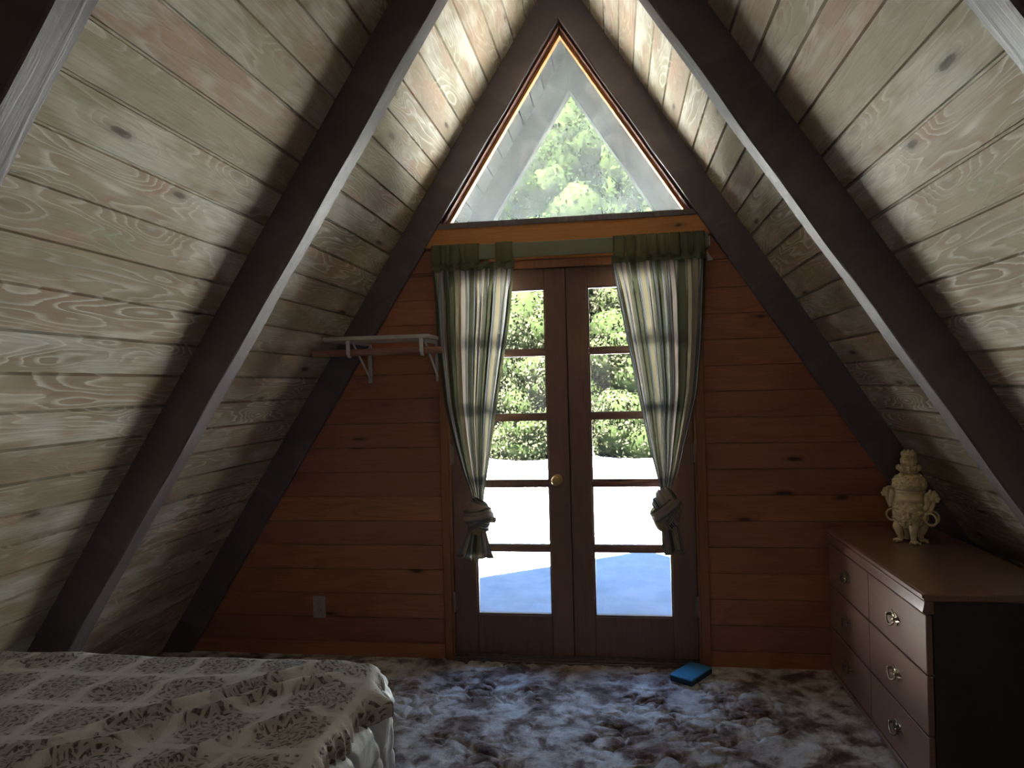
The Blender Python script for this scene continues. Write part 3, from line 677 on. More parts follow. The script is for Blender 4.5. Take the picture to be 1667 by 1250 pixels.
# ------------------------------------------------------------------ shelf with brackets and closet rod
sh = thing('wall_shelf', 'cream wall shelf on white metal brackets left of the doors', 'shelf', (-0.85, 0, 1.64))
b = MB(); b.add([], []); b.bbox(-0.31, 0.215, -0.305, -0.034, 0.0, 0.019, 0.002)
b.build('shelf_board', SHELFM, sh)
for x in (-0.178, 0.184):
    br = MB(); br.bbox(x-0.010, x+0.010, -0.006, -0.001, -0.205, -0.001, 0.001); br.bbox(x-0.010, x-0.008, -0.016, -0.006, -0.205, -0.001, 0.0005); br.bbox(x+0.008, x+0.010, -0.016, -0.006, -0.205, -0.001, 0.0005)
    br.bbox(x-0.010, x+0.010, -0.285, -0.006, -0.006, -0.001, 0.001); br.bbox(x-0.010, x-0.008, -0.285, -0.016, -0.014, -0.006, 0.0005); br.bbox(x+0.008, x+0.010, -0.285, -0.016, -0.014, -0.006, 0.0005)
    o = br.build('bracket', WHITE, sh)
    q = MB(); q.tube([(x, -0.010, -0.185), (x, -0.245, -0.012)], 0.0045, 10, sq=(1.3, 0.7)); autosmooth(q.build('brace', WHITE, o))
    q = MB(); q.bbox(x-0.009, x+0.009, -0.318, -0.313, -0.048, -0.004, 0.001); q.bbox(x-0.009, x+0.009, -0.318, -0.28, -0.006, -0.002, 0.0008)
    pts = []
    for i in range(17):
        a = PI*1.02*i/16+PI; pts.append((x, -0.2935+0.0205*math.cos(a), -0.060+0.0205*math.sin(a)))
    q.tube(pts, 0.0035, 8, sq=(1, 2.4), up=(1, 0, 0)); q.bbox(x-0.009, x+0.009, -0.3165, -0.3125, -0.066, -0.040, 0.001)
    autosmooth(q.build('rod_hook', WHITE, o))
    for zz_ in (-0.03, -0.175):
        q = MB(); q.tube([(x, -0.0065, zz_), (x, -0.0085, zz_)], 0.004, 10); q.build('screw', STEEL, o)
q = MB(); pts = [(-1.215+0.645*i/12, -0.2935, 1.5805) for i in range(13)]
q.tube(pts, 0.0165, 24, up=(0, 0, 1)); tag(autosmooth(q.build('closet_rod', RODW)), 'round brown wooden closet rod held in hooks under the wall shelf', 'rod')

# ------------------------------------------------------------------ wall outlet
ou = thing('wall_outlet', 'beige duplex outlet low on the pine wall left of the doors', 'outlet', (-1.343, -0.0, 0.26))
b = MB(); b.bbox(-0.0355, 0.0355, -0.006, -0.0008, -0.058, 0.058, 0.003); b.build('cover_plate', OUTLET, ou)
for z in (-0.020, 0.020):
    b = MB(); b.lathe([(0.0165, 0), (0.0165, 0.002), (0.015, 0.003)], n=24); o = autosmooth(b.build('socket', OUTLET, ou), 30); o.location = (0, -0.0058, z); o.rotation_euler = (PI/2, 0, 0)
    b = MB(); b.box(-0.008, -0.0055, -0.0094, -0.0086, z-0.001, z+0.007); b.box(0.0055, 0.008, -0.0094, -0.0086, z-0.001, z+0.006); b.tube([(0, -0.0086, z-0.008), (0, -0.0094, z-0.008)], 0.0025, 10); b.build('slot', BLACK, ou)
b = MB(); b.lathe([(0.003, 0), (0.003, 0.0012)], n=12); o = b.build('screw', STEEL, ou); o.location = (0, -0.0058, 0); o.rotation_euler = (PI/2, 0, 0)

# ------------------------------------------------------------------ dresser
DY0, DY1, DX0, DX1, DZ = -1.13, -0.045, 1.212, 1.665, 0.70
dr = thing('dresser', 'low brown six-drawer dresser with dark end panel against the right roof slope', 'dresser', (DX0, DY0, 0.018))
def D(b): # world -> local
    b.v = [(x-DX0, y-DY0, z-0.018) for x, y, z in b.v]; return b
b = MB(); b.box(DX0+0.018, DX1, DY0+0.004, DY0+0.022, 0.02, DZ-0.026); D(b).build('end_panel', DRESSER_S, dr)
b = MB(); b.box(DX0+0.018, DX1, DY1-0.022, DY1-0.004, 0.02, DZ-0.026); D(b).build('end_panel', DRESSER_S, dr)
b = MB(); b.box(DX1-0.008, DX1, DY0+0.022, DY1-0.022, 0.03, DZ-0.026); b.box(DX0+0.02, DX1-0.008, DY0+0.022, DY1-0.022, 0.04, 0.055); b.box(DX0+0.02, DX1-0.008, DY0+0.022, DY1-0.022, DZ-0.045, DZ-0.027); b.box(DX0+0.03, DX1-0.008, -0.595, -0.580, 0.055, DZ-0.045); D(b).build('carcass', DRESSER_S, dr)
b = MB(); b.bbox(DX0-0.012, DX1+0.005, DY0-0.008, DY1+0.006, DZ-0.025, DZ, 0.004); b.bbox(DX0-0.018, DX0-0.012, DY0-0.008, DY1+0.006, DZ-0.014, DZ-0.002, 0.002); D(b).build('top', DRESSER_T, dr)
b = MB()
fz = [(DX0-0.010, DZ-0.026), (DX0-0.010, DZ-0.034), (DX0-0.016, DZ-0.060), (DX0-0.010, DZ-0.066), (DX0+0.018, DZ-0.066), (DX0+0.018, DZ-0.026)]
vs = [(x, DY0-0.002, z) for x, z in fz]+[(x, DY1, z) for x, z in fz]; n = len(fz)
b.add(vs, [tuple(range(n)), tuple(range(2*n-1, n-1, -1))]+[(i, (i+1) % n, n+(i+1) % n, n+i) for i in range(n)])
D(b).build('frieze_moulding', DRESSER, dr)
b = MB(); b.bbox(DX0-0.008, DX0+0.018, DY0+0.002, DY1, 0.020, 0.040, 0.003); D(b).build('base_rail', DRESSER, dr)
ZR = [(0.436, 0.626), (0.238, 0.430), (0.044, 0.232)]; YC = [(DY0+0.006, -0.590), (-0.585, DY1-0.006)]
def pull():
    b = MB()
    # scalloped back plate
    pl = []
    for i in range(40):
        a = 2*PI*i/40; rr = 1+0.16*math.cos(6*a)+0.08*math.cos(10*a+1); pl.append((0.047*math.cos(a)*rr, 0.021*math.sin(a)*rr))
    n = 40; b.add([(-0.0002, y, z) for y, z in pl]+[(-0.0028, y*0.93, z*0.9) for y, z in pl], [tuple(range(n)), tuple(range(2*n-1, n-1, -1))]+[(i, (i+1) % n, n+(i+1) % n, n+i) for i in range(n)])
    b.ball((-0.004, 0, 0.006), (0.003, 0.012, 0.009), 12, 8)
    for s in (-1, 1): b.lathe([(0.007, 0), (0.006, 0.004), (0.004, 0.012), (0.006, 0.018), (0.001, 0.021)], n=14); m0 = len(b.v)-14*5; b.v[m0:] = [(-z, s*0.032+x, 0.004+y) for x, y, z in b.v[m0:]]
    return b
def bail():
    b = MB(); pts = []
    for i in range(21):
        a = PI*i/20; pts.append((-0.014-0.006*math.sin(a), 0.034*math.cos(a)*(1.1-0.1*math.sin(a)), 0.004-0.026*math.sin(a)**0.8))
    b.tube(pts, [0.0022+0.0018*math.sin(PI*i/20) for i in range(21)], 8, up=(1, 0, 0)); b.ball((-0.021, 0, -0.0225), (0.005, 0.008, 0.005), 12, 8)
    return b
for j, (ya, yb) in enumerate(YC):
    for i, (za, zb) in enumerate(ZR):
        b = MB(); b.bbox(DX0-0.004, DX0+0.016, ya, yb, za, zb, 0.0022); o = D(b).build('drawer', DRESSER, dr)
        b = MB(); b.box(DX0+0.017, DX1-0.03, ya+0.012, yb-0.012, za+0.014, zb-0.02); D(b).build('drawer_box', DRESSER_S, o)
        yc = (ya+yb)/2+(0.0 if j else -0.0); zc = (za+zb)/2+0.004
        h = autosmooth(pull().build('handle', DBRASS, o), 40); h.location = (DX0-0.004-DX0, yc-DY0, zc-0.018)
        h2 = autosmooth(bail().build('handle', DBRASS, o), 60); h2.name = 'bail'; h2.location = h.location
for (x, y) in ((DX0+0.04, DY0+0.05), (DX1-0.04, DY0+0.05), (DX0+0.04, DY1-0.05), (DX1-0.04, DY1-0.05)):
    b = MB(); b.bbox(x-0.025, x+0.025, y-0.025, y+0.025, 0.004, 0.020, 0.003); D(b).build('foot', DRESSER_S, dr)

# ------------------------------------------------------------------ carved censer
ce = thing('carved_censer', 'carved ivory-coloured lidded censer with animal handles standing on the dresser', 'ornament', (1.452, -0.37, DZ+0.0008), math.radians(-50))
ce.scale = (0.96, 0.96, 0.94)
def nz3(p, s): return mnoise.noise(Vector(p)*s)
def carve(amp, s, seed):
    def f(t, z, r):
        v = Vector((math.cos(t)*r, math.sin(t)*r, z)); a = mnoise.voronoi((v*s+Vector((seed, 0, 0))))[0]; return 1+amp*(0.6-(a[1]-a[0])*1.6)
    return f
def fineprof(p, n):
    zz = np.array([a[1] for a in p]); rr = np.array([a[0] for a in p]); d = np.concatenate([[0], np.cumsum(np.hypot(np.diff(zz), np.diff(rr)))]); t = np.linspace(0, d[-1], n)
    return list(zip(np.interp(t, d, rr), np.interp(t, d, zz)))
b = MB(); b.lathe(fineprof([(0.012, 0.062), (0.035, 0.066), (0.052, 0.080), (0.064, 0.105), (0.067, 0.130), (0.064, 0.155), (0.060, 0.178), (0.058, 0.186)], 44), n=96, fn=carve(0.10, 62, 3))
b.build('body', IVORY, ce, smooth=True)
b = MB(); b.lathe([(0.055, 0.184), (0.062, 0.187), (0.063, 0.192), (0.058, 0.196), (0.057, 0.222), (0.062, 0.227), (0.063, 0.232), (0.058, 0.236), (0.02, 0.236)], n=48)
autosmooth(b.build('collar', IVORY_S, ce), 40)
# relief figures on the body front
rf = MB(); rr = random.Random(5)
for k in range(70):
    a = rr.uniform(0, 2*PI); z = rr.uniform(0.082, 0.178); r_ = float(np.interp(z, [0.066, 0.08, 0.105, 0.13, 0.155, 0.186], [0.035, 0.052, 0.064, 0.067, 0.064, 0.058]))
    rf.ball((r_*math.cos(a), r_*math.sin(a), z), (rr.uniform(0.004, 0.009),)*2+(rr.uniform(0.005, 0.012),), 8, 6)
rf.build('relief_carving', IVORY, ce, smooth=True)
# four legs with paw feet
for k in range(4):
    a = PI/4+k*PI/2; cx_, cy_ = math.cos(a), math.sin(a); q = MB(); 
    q.tube([(0.046*cx_, 0.046*cy_, 0.090), (0.052*cx_, 0.052*cy_, 0.070), (0.045*cx_, 0.045*cy_, 0.045), (0.040*cx_, 0.040*cy_, 0.026), (0.043*cx_, 0.043*cy_, 0.012)], [0.018, 0.0205, 0.016, 0.0125, 0.013], 14, up=(0.3, 0.2, 0))
    q.ball((0.049*cx_, 0.049*cy_, 0.0095), (0.018, 0.018, 0.0095), 14, 8)
    for j in (-1, 0, 1):
        aa = a+j*0.3; q.ball((0.064*math.cos(aa), 0.064*math.sin(aa), 0.0068), (0.006, 0.006, 0.0066), 8, 6)
    q.build('leg', IVORY_S, ce, smooth=True)
# lid
b = MB(); b.lathe(fineprof([(0.050, 0.2365), (0.060, 0.240), (0.064, 0.255), (0.063, 0.275), (0.055, 0.292), (0.040, 0.302), (0.022, 0.306)], 30), n=96, fn=carve(0.16, 55, 9))
lid = b.build('lid', IVORY, ce, smooth=True)
q = MB()
for k in range(6):
    a = k*PI/3+0.2; c_ = Vector((0.064*math.cos(a), 0.064*math.sin(a), 0.258)); q.torus(c_, 0.014, 0.0028, (-math.sin(a), math.cos(a), 0), (0, 0, 1), 20, 7)
for k in range(80):
    a = rr.uniform(0, 2*PI); z = rr.uniform(0.27, 0.303); r_ = float(np.interp(z, [0.255, 0.275, 0.292, 0.302], [0.064, 0.062, 0.054, 0.04])); q.ball((r_*math.cos(a), r_*math.sin(a), z), rr.uniform(0.004, 0.008), 7, 5)
q.build('lid_rosette', IVORY, lid, smooth=True)
# finial: petals then a crowned column
q = MB(); q.lathe(fineprof([(0.020, 0.302), (0.026, 0.308), (0.040, 0.322), (0.046, 0.333), (0.036, 0.340), (0.024, 0.346), (0.030, 0.356), (0.031, 0.370), (0.026, 0.385), (0.028, 0.398), (0.024, 0.405), (0.008, 0.409)], 44), n=64, fn=carve(0.22, 80, 4))
for k in range(12):
    a = k*PI/6; q.ball((0.043*math.cos(a), 0.043*math.sin(a), 0.334), (0.009, 0.009, 0.012), 8, 6)
for k in range(60):
    a = rr.uniform(0, 2*PI); z = rr.uniform(0.345, 0.402); q.ball((0.027*math.cos(a), 0.027*math.sin(a), z), (0.005, 0.005, rr.uniform(0.004, 0.010)), 7, 5)
for k in range(6):
    a = k*PI/3; q.ball((0.018*math.cos(a), 0.018*math.sin(a), 0.405), (0.006, 0.006, 0.010), 8, 6)
q.build('finial', IVORY, lid, smooth=True)
for s in (-1, 1):
    h = MB()
    h.tube([(s*0.056, 0, 0.160), (s*0.072, 0, 0.158), (s*0.080, 0, 0.176), (s*0.078, 0, 0.200), (s*0.083, 0, 0.216), (s*0.096, 0, 0.222)], [0.013, 0.013, 0.013, 0.015, 0.018, 0.016], 14, up=(0, 1, 0))
    h.ball((s*0.100, 0, 0.216), (0.022, 0.020, 0.021), 20, 14, fn=lambda d: 1+0.10*math.sin(14*d.z)*math.sin(9*d.y))
    h.ball((s*0.118, 0, 0.207), (0.012, 0.013, 0.010), 12, 8); h.ball((s*0.116, 0, 0.196), (0.010, 0.010, 0.006), 10, 6)
    for k in range(16):
        a = 2*PI*k/16; h.ball((s*(0.090+0.004*math.cos(a*3)), 0.021*math.cos(a), 0.216+0.022*math.sin(a)), 0.0068, 8, 6)
    for e in (-1, 1): h.ball((s*0.112, e*0.009, 0.221), 0.0045, 8, 6); h.ball((s*0.098, e*0.017, 0.232), (0.005, 0.006, 0.008), 8, 6)
    h.tube([(s*0.102, 0, 0.200), (s*0.101, 0, 0.178), (s*0.092, 0, 0.160), (s*0.086, 0, 0.148)], [0.008, 0.0075, 0.008, 0.009], 10, up=(0, 1, 0))
    hd = h.build('handle', IVORY_S, ce, smooth=True); hd.name = 'handle'
    kx_ = 0.088 if s > 0 else 0.068; g = MB(); g.torus((s*kx_, 0.010, 0.118), 0.030, 0.0045, (0.55*s, 0.8, 0), (0, 0.0, 1), 36, 10); g.build('ring', IVORY_S, hd, smooth=True)
    g = MB(); g.torus((s*(kx_+0.006), -0.008, 0.114), 0.026, 0.0045, (s, -0.15, 0), (0, 0, 1), 36, 10); g.build('ring', IVORY_S, hd, smooth=True)

# ------------------------------------------------------------------ blue box on the carpet
bx = thing('blue_box', 'small flat blue box lying on the carpet by the right door leaf', 'box', (0.553, -0.165, 0.018), math.radians(56))
b = MB(); b.bbox(-0.098, 0.098, -0.056, 0.056, 0.0, 0.024, 0.002); b.build('box_base', BLUED, bx)
b = MB(); b.bbox(-0.100, 0.100, -0.058, 0.058, 0.0245, 0.031, 0.002); b.build('lid', BLUE, bx)

# ------------------------------------------------------------------ bed
BX0, BX1, BYF, BYN, BZ = -1.72, -0.425, -1.59, -3.62, 0.622
bed = thing('bed', 'full-size bed under a patterned bedspread in the left corner', 'bed', (-1.03, -2.6, 0))
QW = plain('white_mattress_ticking', (0.60, 0.62, 0.66), 0.6, 0.3)
def rbox(b, x0, x1, y0, y1, z0, z1, r=0.04):
    b.bbox(x0, x1, y0, y1, z0, z1, r)
b = MB(); rbox(b, BX0+0.02, BX1-0.03, BYN, BYF-0.03, 0.34, 0.575, 0.03); b.v = [(x+1.03, y+2.6, z) for x, y, z in b.v]; b.build('mattress', QW, bed)
b = MB(); rbox(b, BX0+0.02, BX1-0.03, BYN, BYF-0.03, 0.16, 0.335, 0.015); b.v = [(x+1.03, y+2.6, z) for x, y, z in b.v]; b.build('box_spring', QW, bed)
b = MB(); b.bbox(BX0+0.05, BX1-0.06, BYN+0.03, BYF-0.06, 0.125, 0.158, 0.004); b.v = [(x+1.03, y+2.6, z) for x, y, z in b.v]; b.build('bed_frame', DRESSER_S, bed)
for x in (BX0+0.1, BX1-0.1):
    for y in (BYN+0.1, BYF-0.12):
        b = MB(); b.tube([(x+1.03, y+2.6, 0.006), (x+1.03, y+2.6, 0.126)], 0.02, 12); b.build('leg', DRESSER_S, bed)

def quilt_mat():
    N = NT('white_quilted_cotton'); tc = N.n('TexCoord'); f = N.noise(tc.outputs['Object'], 22.0, 4.0, 0.6); g = N.noise(tc.outputs['Object'], 400.0, 2.0)
    b = N.bsdf(N.mix(f, (0.66, 0.70, 0.78), (0.80, 0.83, 0.88)), 0.55, 0.3, N.bump(N.mth('ADD', f, N.mth('MULTIPLY', g, 0.1)), 0.25, 0.006)); return N.m
# quilt: from under the bedspread over the right side of the mattress
nu, nv = 150, 300
sv = np.linspace(0, 1, nu)[None, :]; yv = np.linspace(BYN+0.02, BYF+0.0, nv)[:, None]
Ltop = 0.30; Lr = 0.06*PI/2; Ls = 0.40; tot = Ltop+Lr+Ls; d = sv*tot
X = np.where(d < Ltop, BX1-0.06-Ltop+d, np.where(d < Ltop+Lr, BX1-0.06+0.06*np.sin((d-Ltop)/0.06), BX1))
Z = np.where(d < Ltop, 0.592, np.where(d < Ltop+Lr, 0.592-0.06*(1-np.cos((d-Ltop)/0.06)), 0.532-(d-Ltop-Lr)))
side = np.clip((d-Ltop)/0.10, 0, 1)
qy = np.abs(((yv+0.09*np.sin(d*9))/0.145) % 1-0.5)*2; qd = np.abs(((d+0.05*np.sin(yv*11))/0.155+0.2) % 1-0.5)*2
puff = (1-np.maximum(qy, 0*qd)**10)*0.9+(1-qd**14)*0.5
wr = fbm(yv*22+0*d, d*7+yv*9, 4, 3)-0.5
crump = np.clip((yv+1.95)/0.2, 0, 1)
X = X+side*(0.020*puff+0.035*wr*(0.3+crump)+0.010*np.sin(yv*31+d*14)*crump+0.006)
Z = Z+(1-side)*0.004*puff+0*yv
YY = yv+0*d+0.012*side*np.sin(d*20)
Yc = BYF; 
rd = np.clip((yv-(BYF-0.16))/0.16, 0, 1); X = X-side*0.07*(1-np.sqrt(np.clip(1-rd**2, 0, 1)))
o = grid_mesh('quilt', X, YY, Z, quilt_mat()); md = o.modifiers.new('thick', 'SOLIDIFY'); md.thickness = 0.006; md.offset = -1
tag(o, 'white quilted comforter hanging down the side of the bed below the bedspread', 'quilt')

def spread_mat():
    N = NT('damask_bedspread'); uv = N.n('TexCoord').outputs['UV']
    wv = N.n('TexNoise', Vector=uv, Scale=9.0, Detail=2.0); sp0 = N.n('SeparateXYZ', Vector=wv.outputs['Color'])
    sp = N.n('SeparateXYZ', Vector=uv); cell = 0.185
    ux = N.mth('ADD', sp.outputs[0], N.mth('MULTIPLY', N.mth('SUBTRACT', sp0.outputs[0], 0.5), 0.03)); vy = N.mth('ADD', sp.outputs[1], N.mth('MULTIPLY', N.mth('SUBTRACT', sp0.outputs[1], 0.5), 0.03))
    cx = N.mth('SUBTRACT', N.mth('FRACT', N.mth('DIVIDE', ux, cell)), 0.5); cy = N.mth('SUBTRACT', N.mth('FRACT', N.mth('DIVIDE', vy, cell)), 0.5)
    r = N.mth('SQRT', N.mth('ADD', N.mth('MULTIPLY', cx, cx), N.mth('MULTIPLY', cy, cy))); a = N.mth('ARCTAN2', cy, cx)
    # ring of scrolls
    sc = N.mth('ADD', N.mth('MULTIPLY', N.mth('SUBTRACT', r, 0.33), 34.0), N.mth('MULTIPLY', N.mth('SINE', N.mth('MULTIPLY', a, 8.0)), 2.1))
    s1 = N.mth('SINE', sc); s2 = N.mth('COSINE', N.mth('ADD', N.mth('MULTIPLY', a, 8.0), N.mth('MULTIPLY', r, 42.0)))
    pat = N.mth('MULTIPLY', N.ramp(N.mth('MULTIPLY', N.mth('ADD', s1, 1.0), 0.5), [(0.38, 0.0), (0.52, 1.0)]), N.ramp(N.mth('MULTIPLY', N.mth('ADD', s2, 1.0), 0.5), [(0.16, 0.0), (0.32, 1.0)]))
    env = N.ramp(r, [(0.05, 0.9), (0.12, 0.4), (0.17, 1.0), (0.42, 1.0), (0.475, 0.0)])
    pat = N.mth('MULTIPLY', pat, env)
    # little sprigs in the field
    vo = N.n('TexVoronoi', Vector=uv, Scale=62.0, Randomness=1.0); sprig = N.ramp(N.mth('ADD', vo.outputs['Distance'], N.mth('MULTIPLY', N.noise(uv, 120.0, 2.0), 0.5)), [(0.50, 1.0), (0.60, 0.0)])
    big = N.ramp(N.noise(uv, 30.0, 3.0), [(0.38, 0.0), (0.50, 1.0)])
    mx = N.mth('MAXIMUM', N.mth('ABSOLUTE', cx), N.mth('ABSOLUTE', cy)); lat = N.ramp(mx, [(0.425, 1.0), (0.455, 0.0)])
    sprig = N.mth('MULTIPLY', N.mth('MULTIPLY', sprig, big), N.mth('MULTIPLY', lat, 1.0))
    p = N.mth('MAXIMUM', pat, sprig)
    brk = N.ramp(N.noise(uv, 75.0, 3.0, 0.7), [(0.34, 0.25), (0.55, 1.0)]); p = N.mth('MULTIPLY', p, brk)
    fz = N.noise(uv, 420.0, 2.0, 0.7)
    base = N.mix(N.ramp(N.noise(uv, 26.0, 3.0), [(0.35, 0.0), (0.7, 1.0)]), (0.82, 0.79, 0.77), (0.60, 0.56, 0.53))
    base = N.mix(N.ramp(r, [(0.36, 0.55), (0.46, 0.0)]), base, (0.42, 0.36, 0.33)); base = N.mix(lat, (0.86, 0.83, 0.81), base)
    c = N.mix(N.mth('MULTIPLY', p, 0.93), base, (0.055, 0.032, 0.024)); c = N.mix(N.mth('MULTIPLY', fz, 0.2), c, (0.42, 0.36, 0.31))
    b = N.bsdf(c, 0.9, 0.15, N.bump(N.mth('SUBTRACT', N.mth('MULTIPLY', fz, 0.7), N.mth('MULTIPLY', p, 0.5)), 0.7, 0.004)); b.inputs['Sheen Weight'].default_value = 0.25; return N.m
# bedspread: top sheet of cloth with rounded drops on the far side and a short one on the right
nu, nv = 420, 460
DR, DF = 0.055, 0.34
xs_ = np.linspace(BX0-0.01, BX1+0.01, 300); 
U = np.linspace(0, (BX1+0.02-BX0)+DR, nu)[None, :]; V = np.linspace(0, (BYF-BYN)+DF, nv)[:, None]
rr_ = 0.05
def roll(d, flat, r):
    """distance along the cloth -> (travel, drop)"""
    e = d-flat; q = r*PI/2
    tr = np.where(e < 0, d, np.where(e < q, flat+r*np.sin(np.clip(e, 0, q)/r), flat+r)); dp = np.where(e < 0, 0, np.where(e < q, r*(1-np.cos(np.clip(e, 0, q)/r)), r+e-q)); return tr, dp
tx, dx_ = roll(U, (BX1+0.02-BX0)-0.045, 0.045); ty, dy_ = roll(V, (BYF-BYN)-0.06, 0.07)
X = BX0+tx+0*V; Y = BYN+ty+0*U; Z = BZ-dx_-dy_
cn = np.clip((X-(BX1-0.17))/0.19, 0, 1)*np.clip((Y-(BYF-0.17))/0.17, 0, 1)
X = X-cn*0.03; Y = Y-cn*0.05
wob = fbm(X*6, Y*6, 3, 5)-0.5
Z = Z+0.012*wob*(dy_ < 0.05)
# long diagonal wrinkles running to the far right corner
def ridge(x0, y0, x1, y1, w, h):
    global Z
    ax, ay = x1-x0, y1-y0; L = math.hypot(ax, ay); s = ((X-x0)*ax+(Y-y0)*ay)/L; dd = ((X-x0)*(-ay)+(Y-y0)*ax)/L
    dd = dd+0.012*np.sin(s*9+x0*7); k = np.clip(s/(L*0.2), 0, 1)*np.clip((L-s)/(L*0.2), 0, 1); Z = Z+h*k*np.exp(-(dd/w)**2)*(dy_ < 0.08)
ridge(-1.10, -2.35, -0.46, -1.70, 0.018, 0.030); ridge(-1.05, -2.15, -0.50, -1.64, 0.022, 0.032); ridge(-0.98, -2.55, -0.42, -1.84, 0.016, 0.018); ridge(-1.3, -1.95, -0.7, -1.72, 0.03, 0.010)
ridge(-1.25, -2.3, -0.75, -1.95, 0.016, 0.010); ridge(-0.62, -1.75, -0.36, -1.62, 0.05, 0.016); ridge(-1.62, -1.75, -1.35, -1.66, 0.03, 0.012)
Z = Z-0.010*cn
# loose fullness along the drops
Y = Y+np.where(dy_ > 0.05, 0.018*np.sin(X*23)*np.clip(dy_*4, 0, 1), 0)
edge = np.clip(dx_/0.04, 0, 1); X = X+edge*(0.006*np.sin(Y*40)+0.050*np.exp(-((Y+1.80)/0.035)**2)+0.004*np.sin(Y*170))
o = grid_mesh('bedspread', X, Y, Z, spread_mat(), uv=(U+0*V, V+0*U)); md = o.modifiers.new('thick', 'SOLIDIFY'); md.thickness = 0.009; md.offset = -1
tag(o, 'cream bedspread with brown scroll medallions spread over the bed', 'bedspread')

# ------------------------------------------------------------------ outdoors
def ground_mat():
    N = NT('pale_gravel'); tc = N.n('TexCoord'); o = tc.outputs['Object']; f = N.noise(o, 3.0, 5.0, 0.6); g = N.noise(o, 90.0, 3.0, 0.7)
    c = N.mix(N.ramp(f, [(0.35, 0.0), (0.65, 1.0)]), (0.094, 0.101, 0.104), (0.122, 0.129, 0.133)); c = N.mix(N.mth('MULTIPLY', N.ramp(g, [(0.55, 0.0), (0.75, 1.0)]), 0.35), c, (0.078, 0.075, 0.064))
    N.bsdf(c, 0.9, 0.0, N.bump(g, 0.5, 0.01)); return N.m
gx = np.linspace(-26, 26, 120)[None, :]; gy = np.linspace(0.115, 30, 120)[:, None]
gz = -0.15+0.05*(fbm(gx*0.8+0*gy, gy*0.8+0*gx, 3, 2)-0.5)
gz = np.where(gy < 0.5, -0.15, gz)
o = grid_mesh('ground', gx+0*gy, gy+0*gx, gz, ground_mat(), kind='structure'); o['label'] = 'sunlit pale gravel yard outside the doors'
b = MB(); b.box(-26, 26, -9, 0.10, -0.45, -0.05); b.build('ground', plain('bare_earth', (0.2, 0.16, 0.12), 0.9), kind='structure')

def leafmat(name, c0, c1, tr=0.3):
    N = NT(name); g = N.n('NewGeometry'); o = N.n('TexCoord').outputs['Object']; f = N.noise(o, 1.7, 3.0, 0.6); r = g.outputs['Random Per Island']
    c = N.mix(N.mth('ADD', N.mth('MULTIPLY', f, 0.35), N.mth('MULTIPLY', r, 0.65)), c0, c1)
    df = N.n('BsdfDiffuse', Color=c); tl = N.n('BsdfTranslucent', Color=c); m_ = N.t.nodes.new('ShaderNodeMixShader'); m_.inputs[0].default_value = tr
    N.t.links.new(df.outputs[0], m_.inputs[1]); N.t.links.new(tl.outputs[0], m_.inputs[2]); N.t.links.new(m_.outputs[0], N.out.inputs[0]); return N.m
LM = [leafmat('pale_shrub_leaves', (0.0011, 0.0020, 0.0004), (0.0088, 0.0086, 0.0060)), leafmat('green_tree_leaves', (0.0008, 0.0019, 0.0003), (0.0036, 0.0050, 0.0018)), leafmat('deep_tree_leaves', (0.0007, 0.0018, 0.0005), (0.0028, 0.0044, 0.0018))]
COREM = plain('inner_foliage', (0.0020, 0.0029, 0.0011), 0.9, 0.0, nz=0.25, sc=14.0, bump=1.0)
BARK = plain('grey_brown_bark', (0.002, 0.0016, 0.0012), 0.9, 0.0, nz=0.2, sc=20.0, bump=0.6)
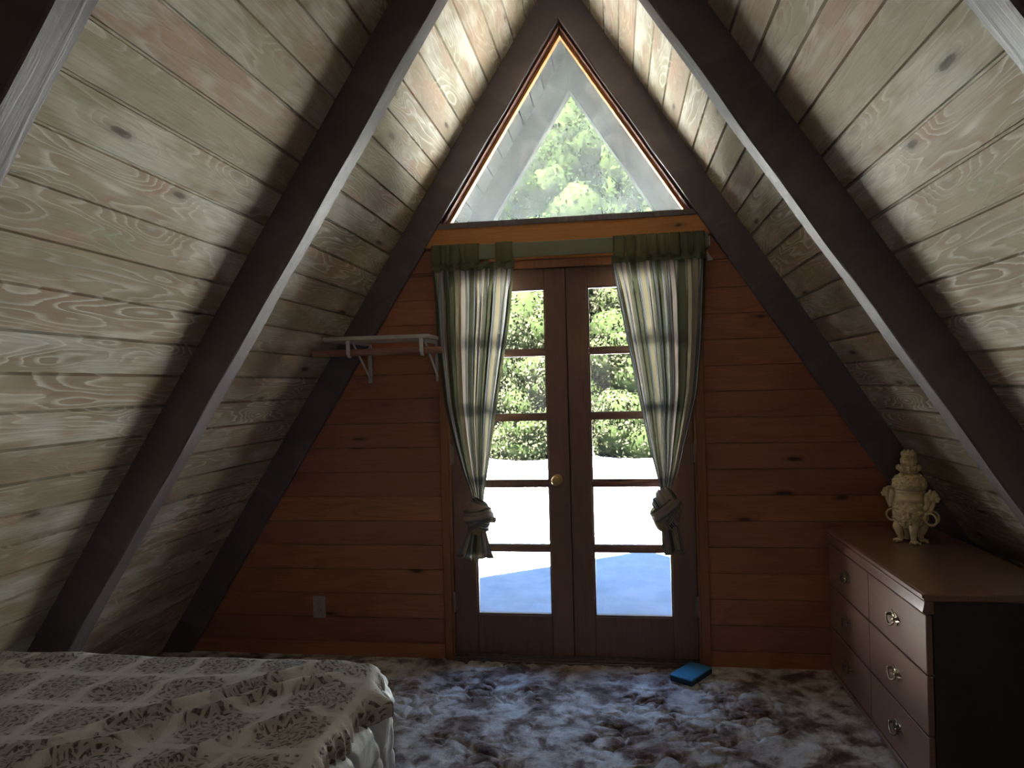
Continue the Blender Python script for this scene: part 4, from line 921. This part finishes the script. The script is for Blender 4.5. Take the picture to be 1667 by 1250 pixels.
def plant(name, label, cat, x, y, w, d, h, z0, nl, ls, mat, seed, group, trunk=True, cores=9, fat=1.0):
    root = thing(name, label, cat, (x, y, -0.15), 0, group); rs = np.random.RandomState(seed)
    # crown lumps
    K = cores*3; lc = []
    for k in range(K):
        zz = z0+(h-z0)*rs.rand(); sh_ = math.sqrt(max(0.08, 1-((zz-z0)/(h-z0)*1.0)**2*0.85)); a = rs.rand()*2*PI; q = math.sqrt(rs.rand())*0.72*sh_
        lc.append((w/2*q*math.cos(a), d/2*q*math.sin(a), zz, (0.20+0.16*rs.rand())*min(w, h-z0)*0.62*fat))
    lc = np.array(lc); lc[:, 0] *= np.clip((w/2-lc[:, 3]*1.15)/(np.abs(lc[:, 0])+1e-6), 0, 1); lc[:, 1] *= np.clip((d/2-lc[:, 3]*1.15)/(np.abs(lc[:, 1])+1e-6), 0, 1); lc[:, 2] = np.minimum(lc[:, 2], h-lc[:, 3]*0.7)
    i = rs.randint(0, K, nl); v = rs.normal(size=(nl, 3)); v /= np.linalg.norm(v, axis=1)[:, None]
    rad = lc[i, 3]*(0.75+0.35*rs.rand(nl)); p = lc[i, :3]+v*rad[:, None]*np.array([1, 1, 0.8])
    p[:, 2] = np.clip(p[:, 2], 0.02, None)
    nrm = v+rs.normal(size=(nl, 3))*0.6; nrm /= np.linalg.norm(nrm, axis=1)[:, None]
    t = np.cross(nrm, rs.normal(size=(nl, 3))); t /= np.linalg.norm(t, axis=1)[:, None]; bt = np.cross(nrm, t)
    s = ls*(0.6+0.8*rs.rand(nl))[:, None]
    q = np.stack([p-t*s, p-bt*s*0.55+nrm*s*0.12, p+t*s, p+bt*s*0.55+nrm*s*0.12], 1).reshape(-1, 3)
    me = bpy.data.meshes.new('crown'); me.vertices.add(len(q)); me.vertices.foreach_set('co', q.astype(np.float32).ravel())
    me.loops.add(len(q)); me.loops.foreach_set('vertex_index', np.arange(len(q), dtype=np.int32)); me.polygons.add(nl); me.polygons.foreach_set('loop_start', (np.arange(nl)*4).astype(np.int32)); me.update(calc_edges=True)
    link('crown', me, mat, root)
    b = MB()
    for k in range(K):
        sd_ = rs.rand()*50; b.ball(lc[k, :3], lc[k, 3]*0.80, 14, 9, fn=lambda dd: 1+0.25*mnoise.noise(Vector(dd)*2.2+Vector((sd_, 0, 0))))
    b.v = [(a, c_, max(e, 0.0)) for a, c_, e in b.v]
    b.build('inner_crown', COREM, root, smooth=True)
    b = MB(); 
    hh = z0+(h-z0)*0.5
    b.tube([(0, 0, 0), (0.04*w/3, 0, hh*0.4), (-0.03*w/3, 0.02, hh*0.8), (0, 0, hh)], [0.035*h/2, 0.028*h/2, 0.02*h/2, 0.012*h/2], 10, up=(0, 1, 0))
    for k in range(4):
        a = rs.rand()*6.28; b.tube([(0, 0, hh*(0.45+0.1*k)), (math.cos(a)*w*0.12, math.sin(a)*d*0.12, hh*(0.6+0.12*k)), (math.cos(a)*w*0.25, math.sin(a)*d*0.25, hh*(0.75+0.14*k))], [0.014*h/2, 0.01*h/2, 0.004*h/2], 7, up=(0, 1, 0.1))
    b.build('trunk' if trunk else 'stem', BARK, root, smooth=True)
    return root
SG = 'flowering shrubs at the edge of the yard'; TG = 'green trees behind the shrubs'
shr = [(-6.4, 11.9, 2.4, 1.9, 2.9), (-3.9, 11.6, 2.2, 1.9, 2.7), (-1.6, 11.7, 2.2, 2.0, 3.5), (0.62, 11.8, 2.3, 2.0, 3.8), (2.95, 11.6, 2.3, 1.9, 3.8), (5.2, 11.8, 2.2, 1.9, 2.9), (7.7, 11.8, 2.4, 1.9, 2.6)]
for k, (x, y, w, d, h) in enumerate(shr):
    plant('shrub', 'sunlit pale green leafy shrub at the far edge of the yard behind the doors', 'shrub', x, y, w, d, h, 0.0, 34000, 0.036, LM[0], 50+k, SG, False, 14, 1.5)
trs = [(-8.6, 15.5, 4.2, 4.0, 8.0, 1), (-4.7, 15.4, 4.0, 4.0, 9.2, 2), (-1.15, 15.2, 3.1, 3.8, 9.2, 1), (2.05, 15.5, 3.2, 4.0, 9.6, 1), (5.8, 15.4, 4.2, 4.0, 8.6, 2), (0.4, 19.9, 5.0, 4.4, 14.0, 1), (-5.2, 20.0, 5.6, 4.4, 13.5, 2), (6.2, 20.0, 5.6, 4.4, 13.5, 1)]
for k, (x, y, w, d, h, mi) in enumerate(trs):
    plant('tree', 'tall leafy green tree beyond the yard seen through the gable window', 'tree', x, y, w, d, h, 0.3, 42000, 0.060 if y < 17 else 0.085, LM[mi], 90+k, TG, True, 30, 1.3)
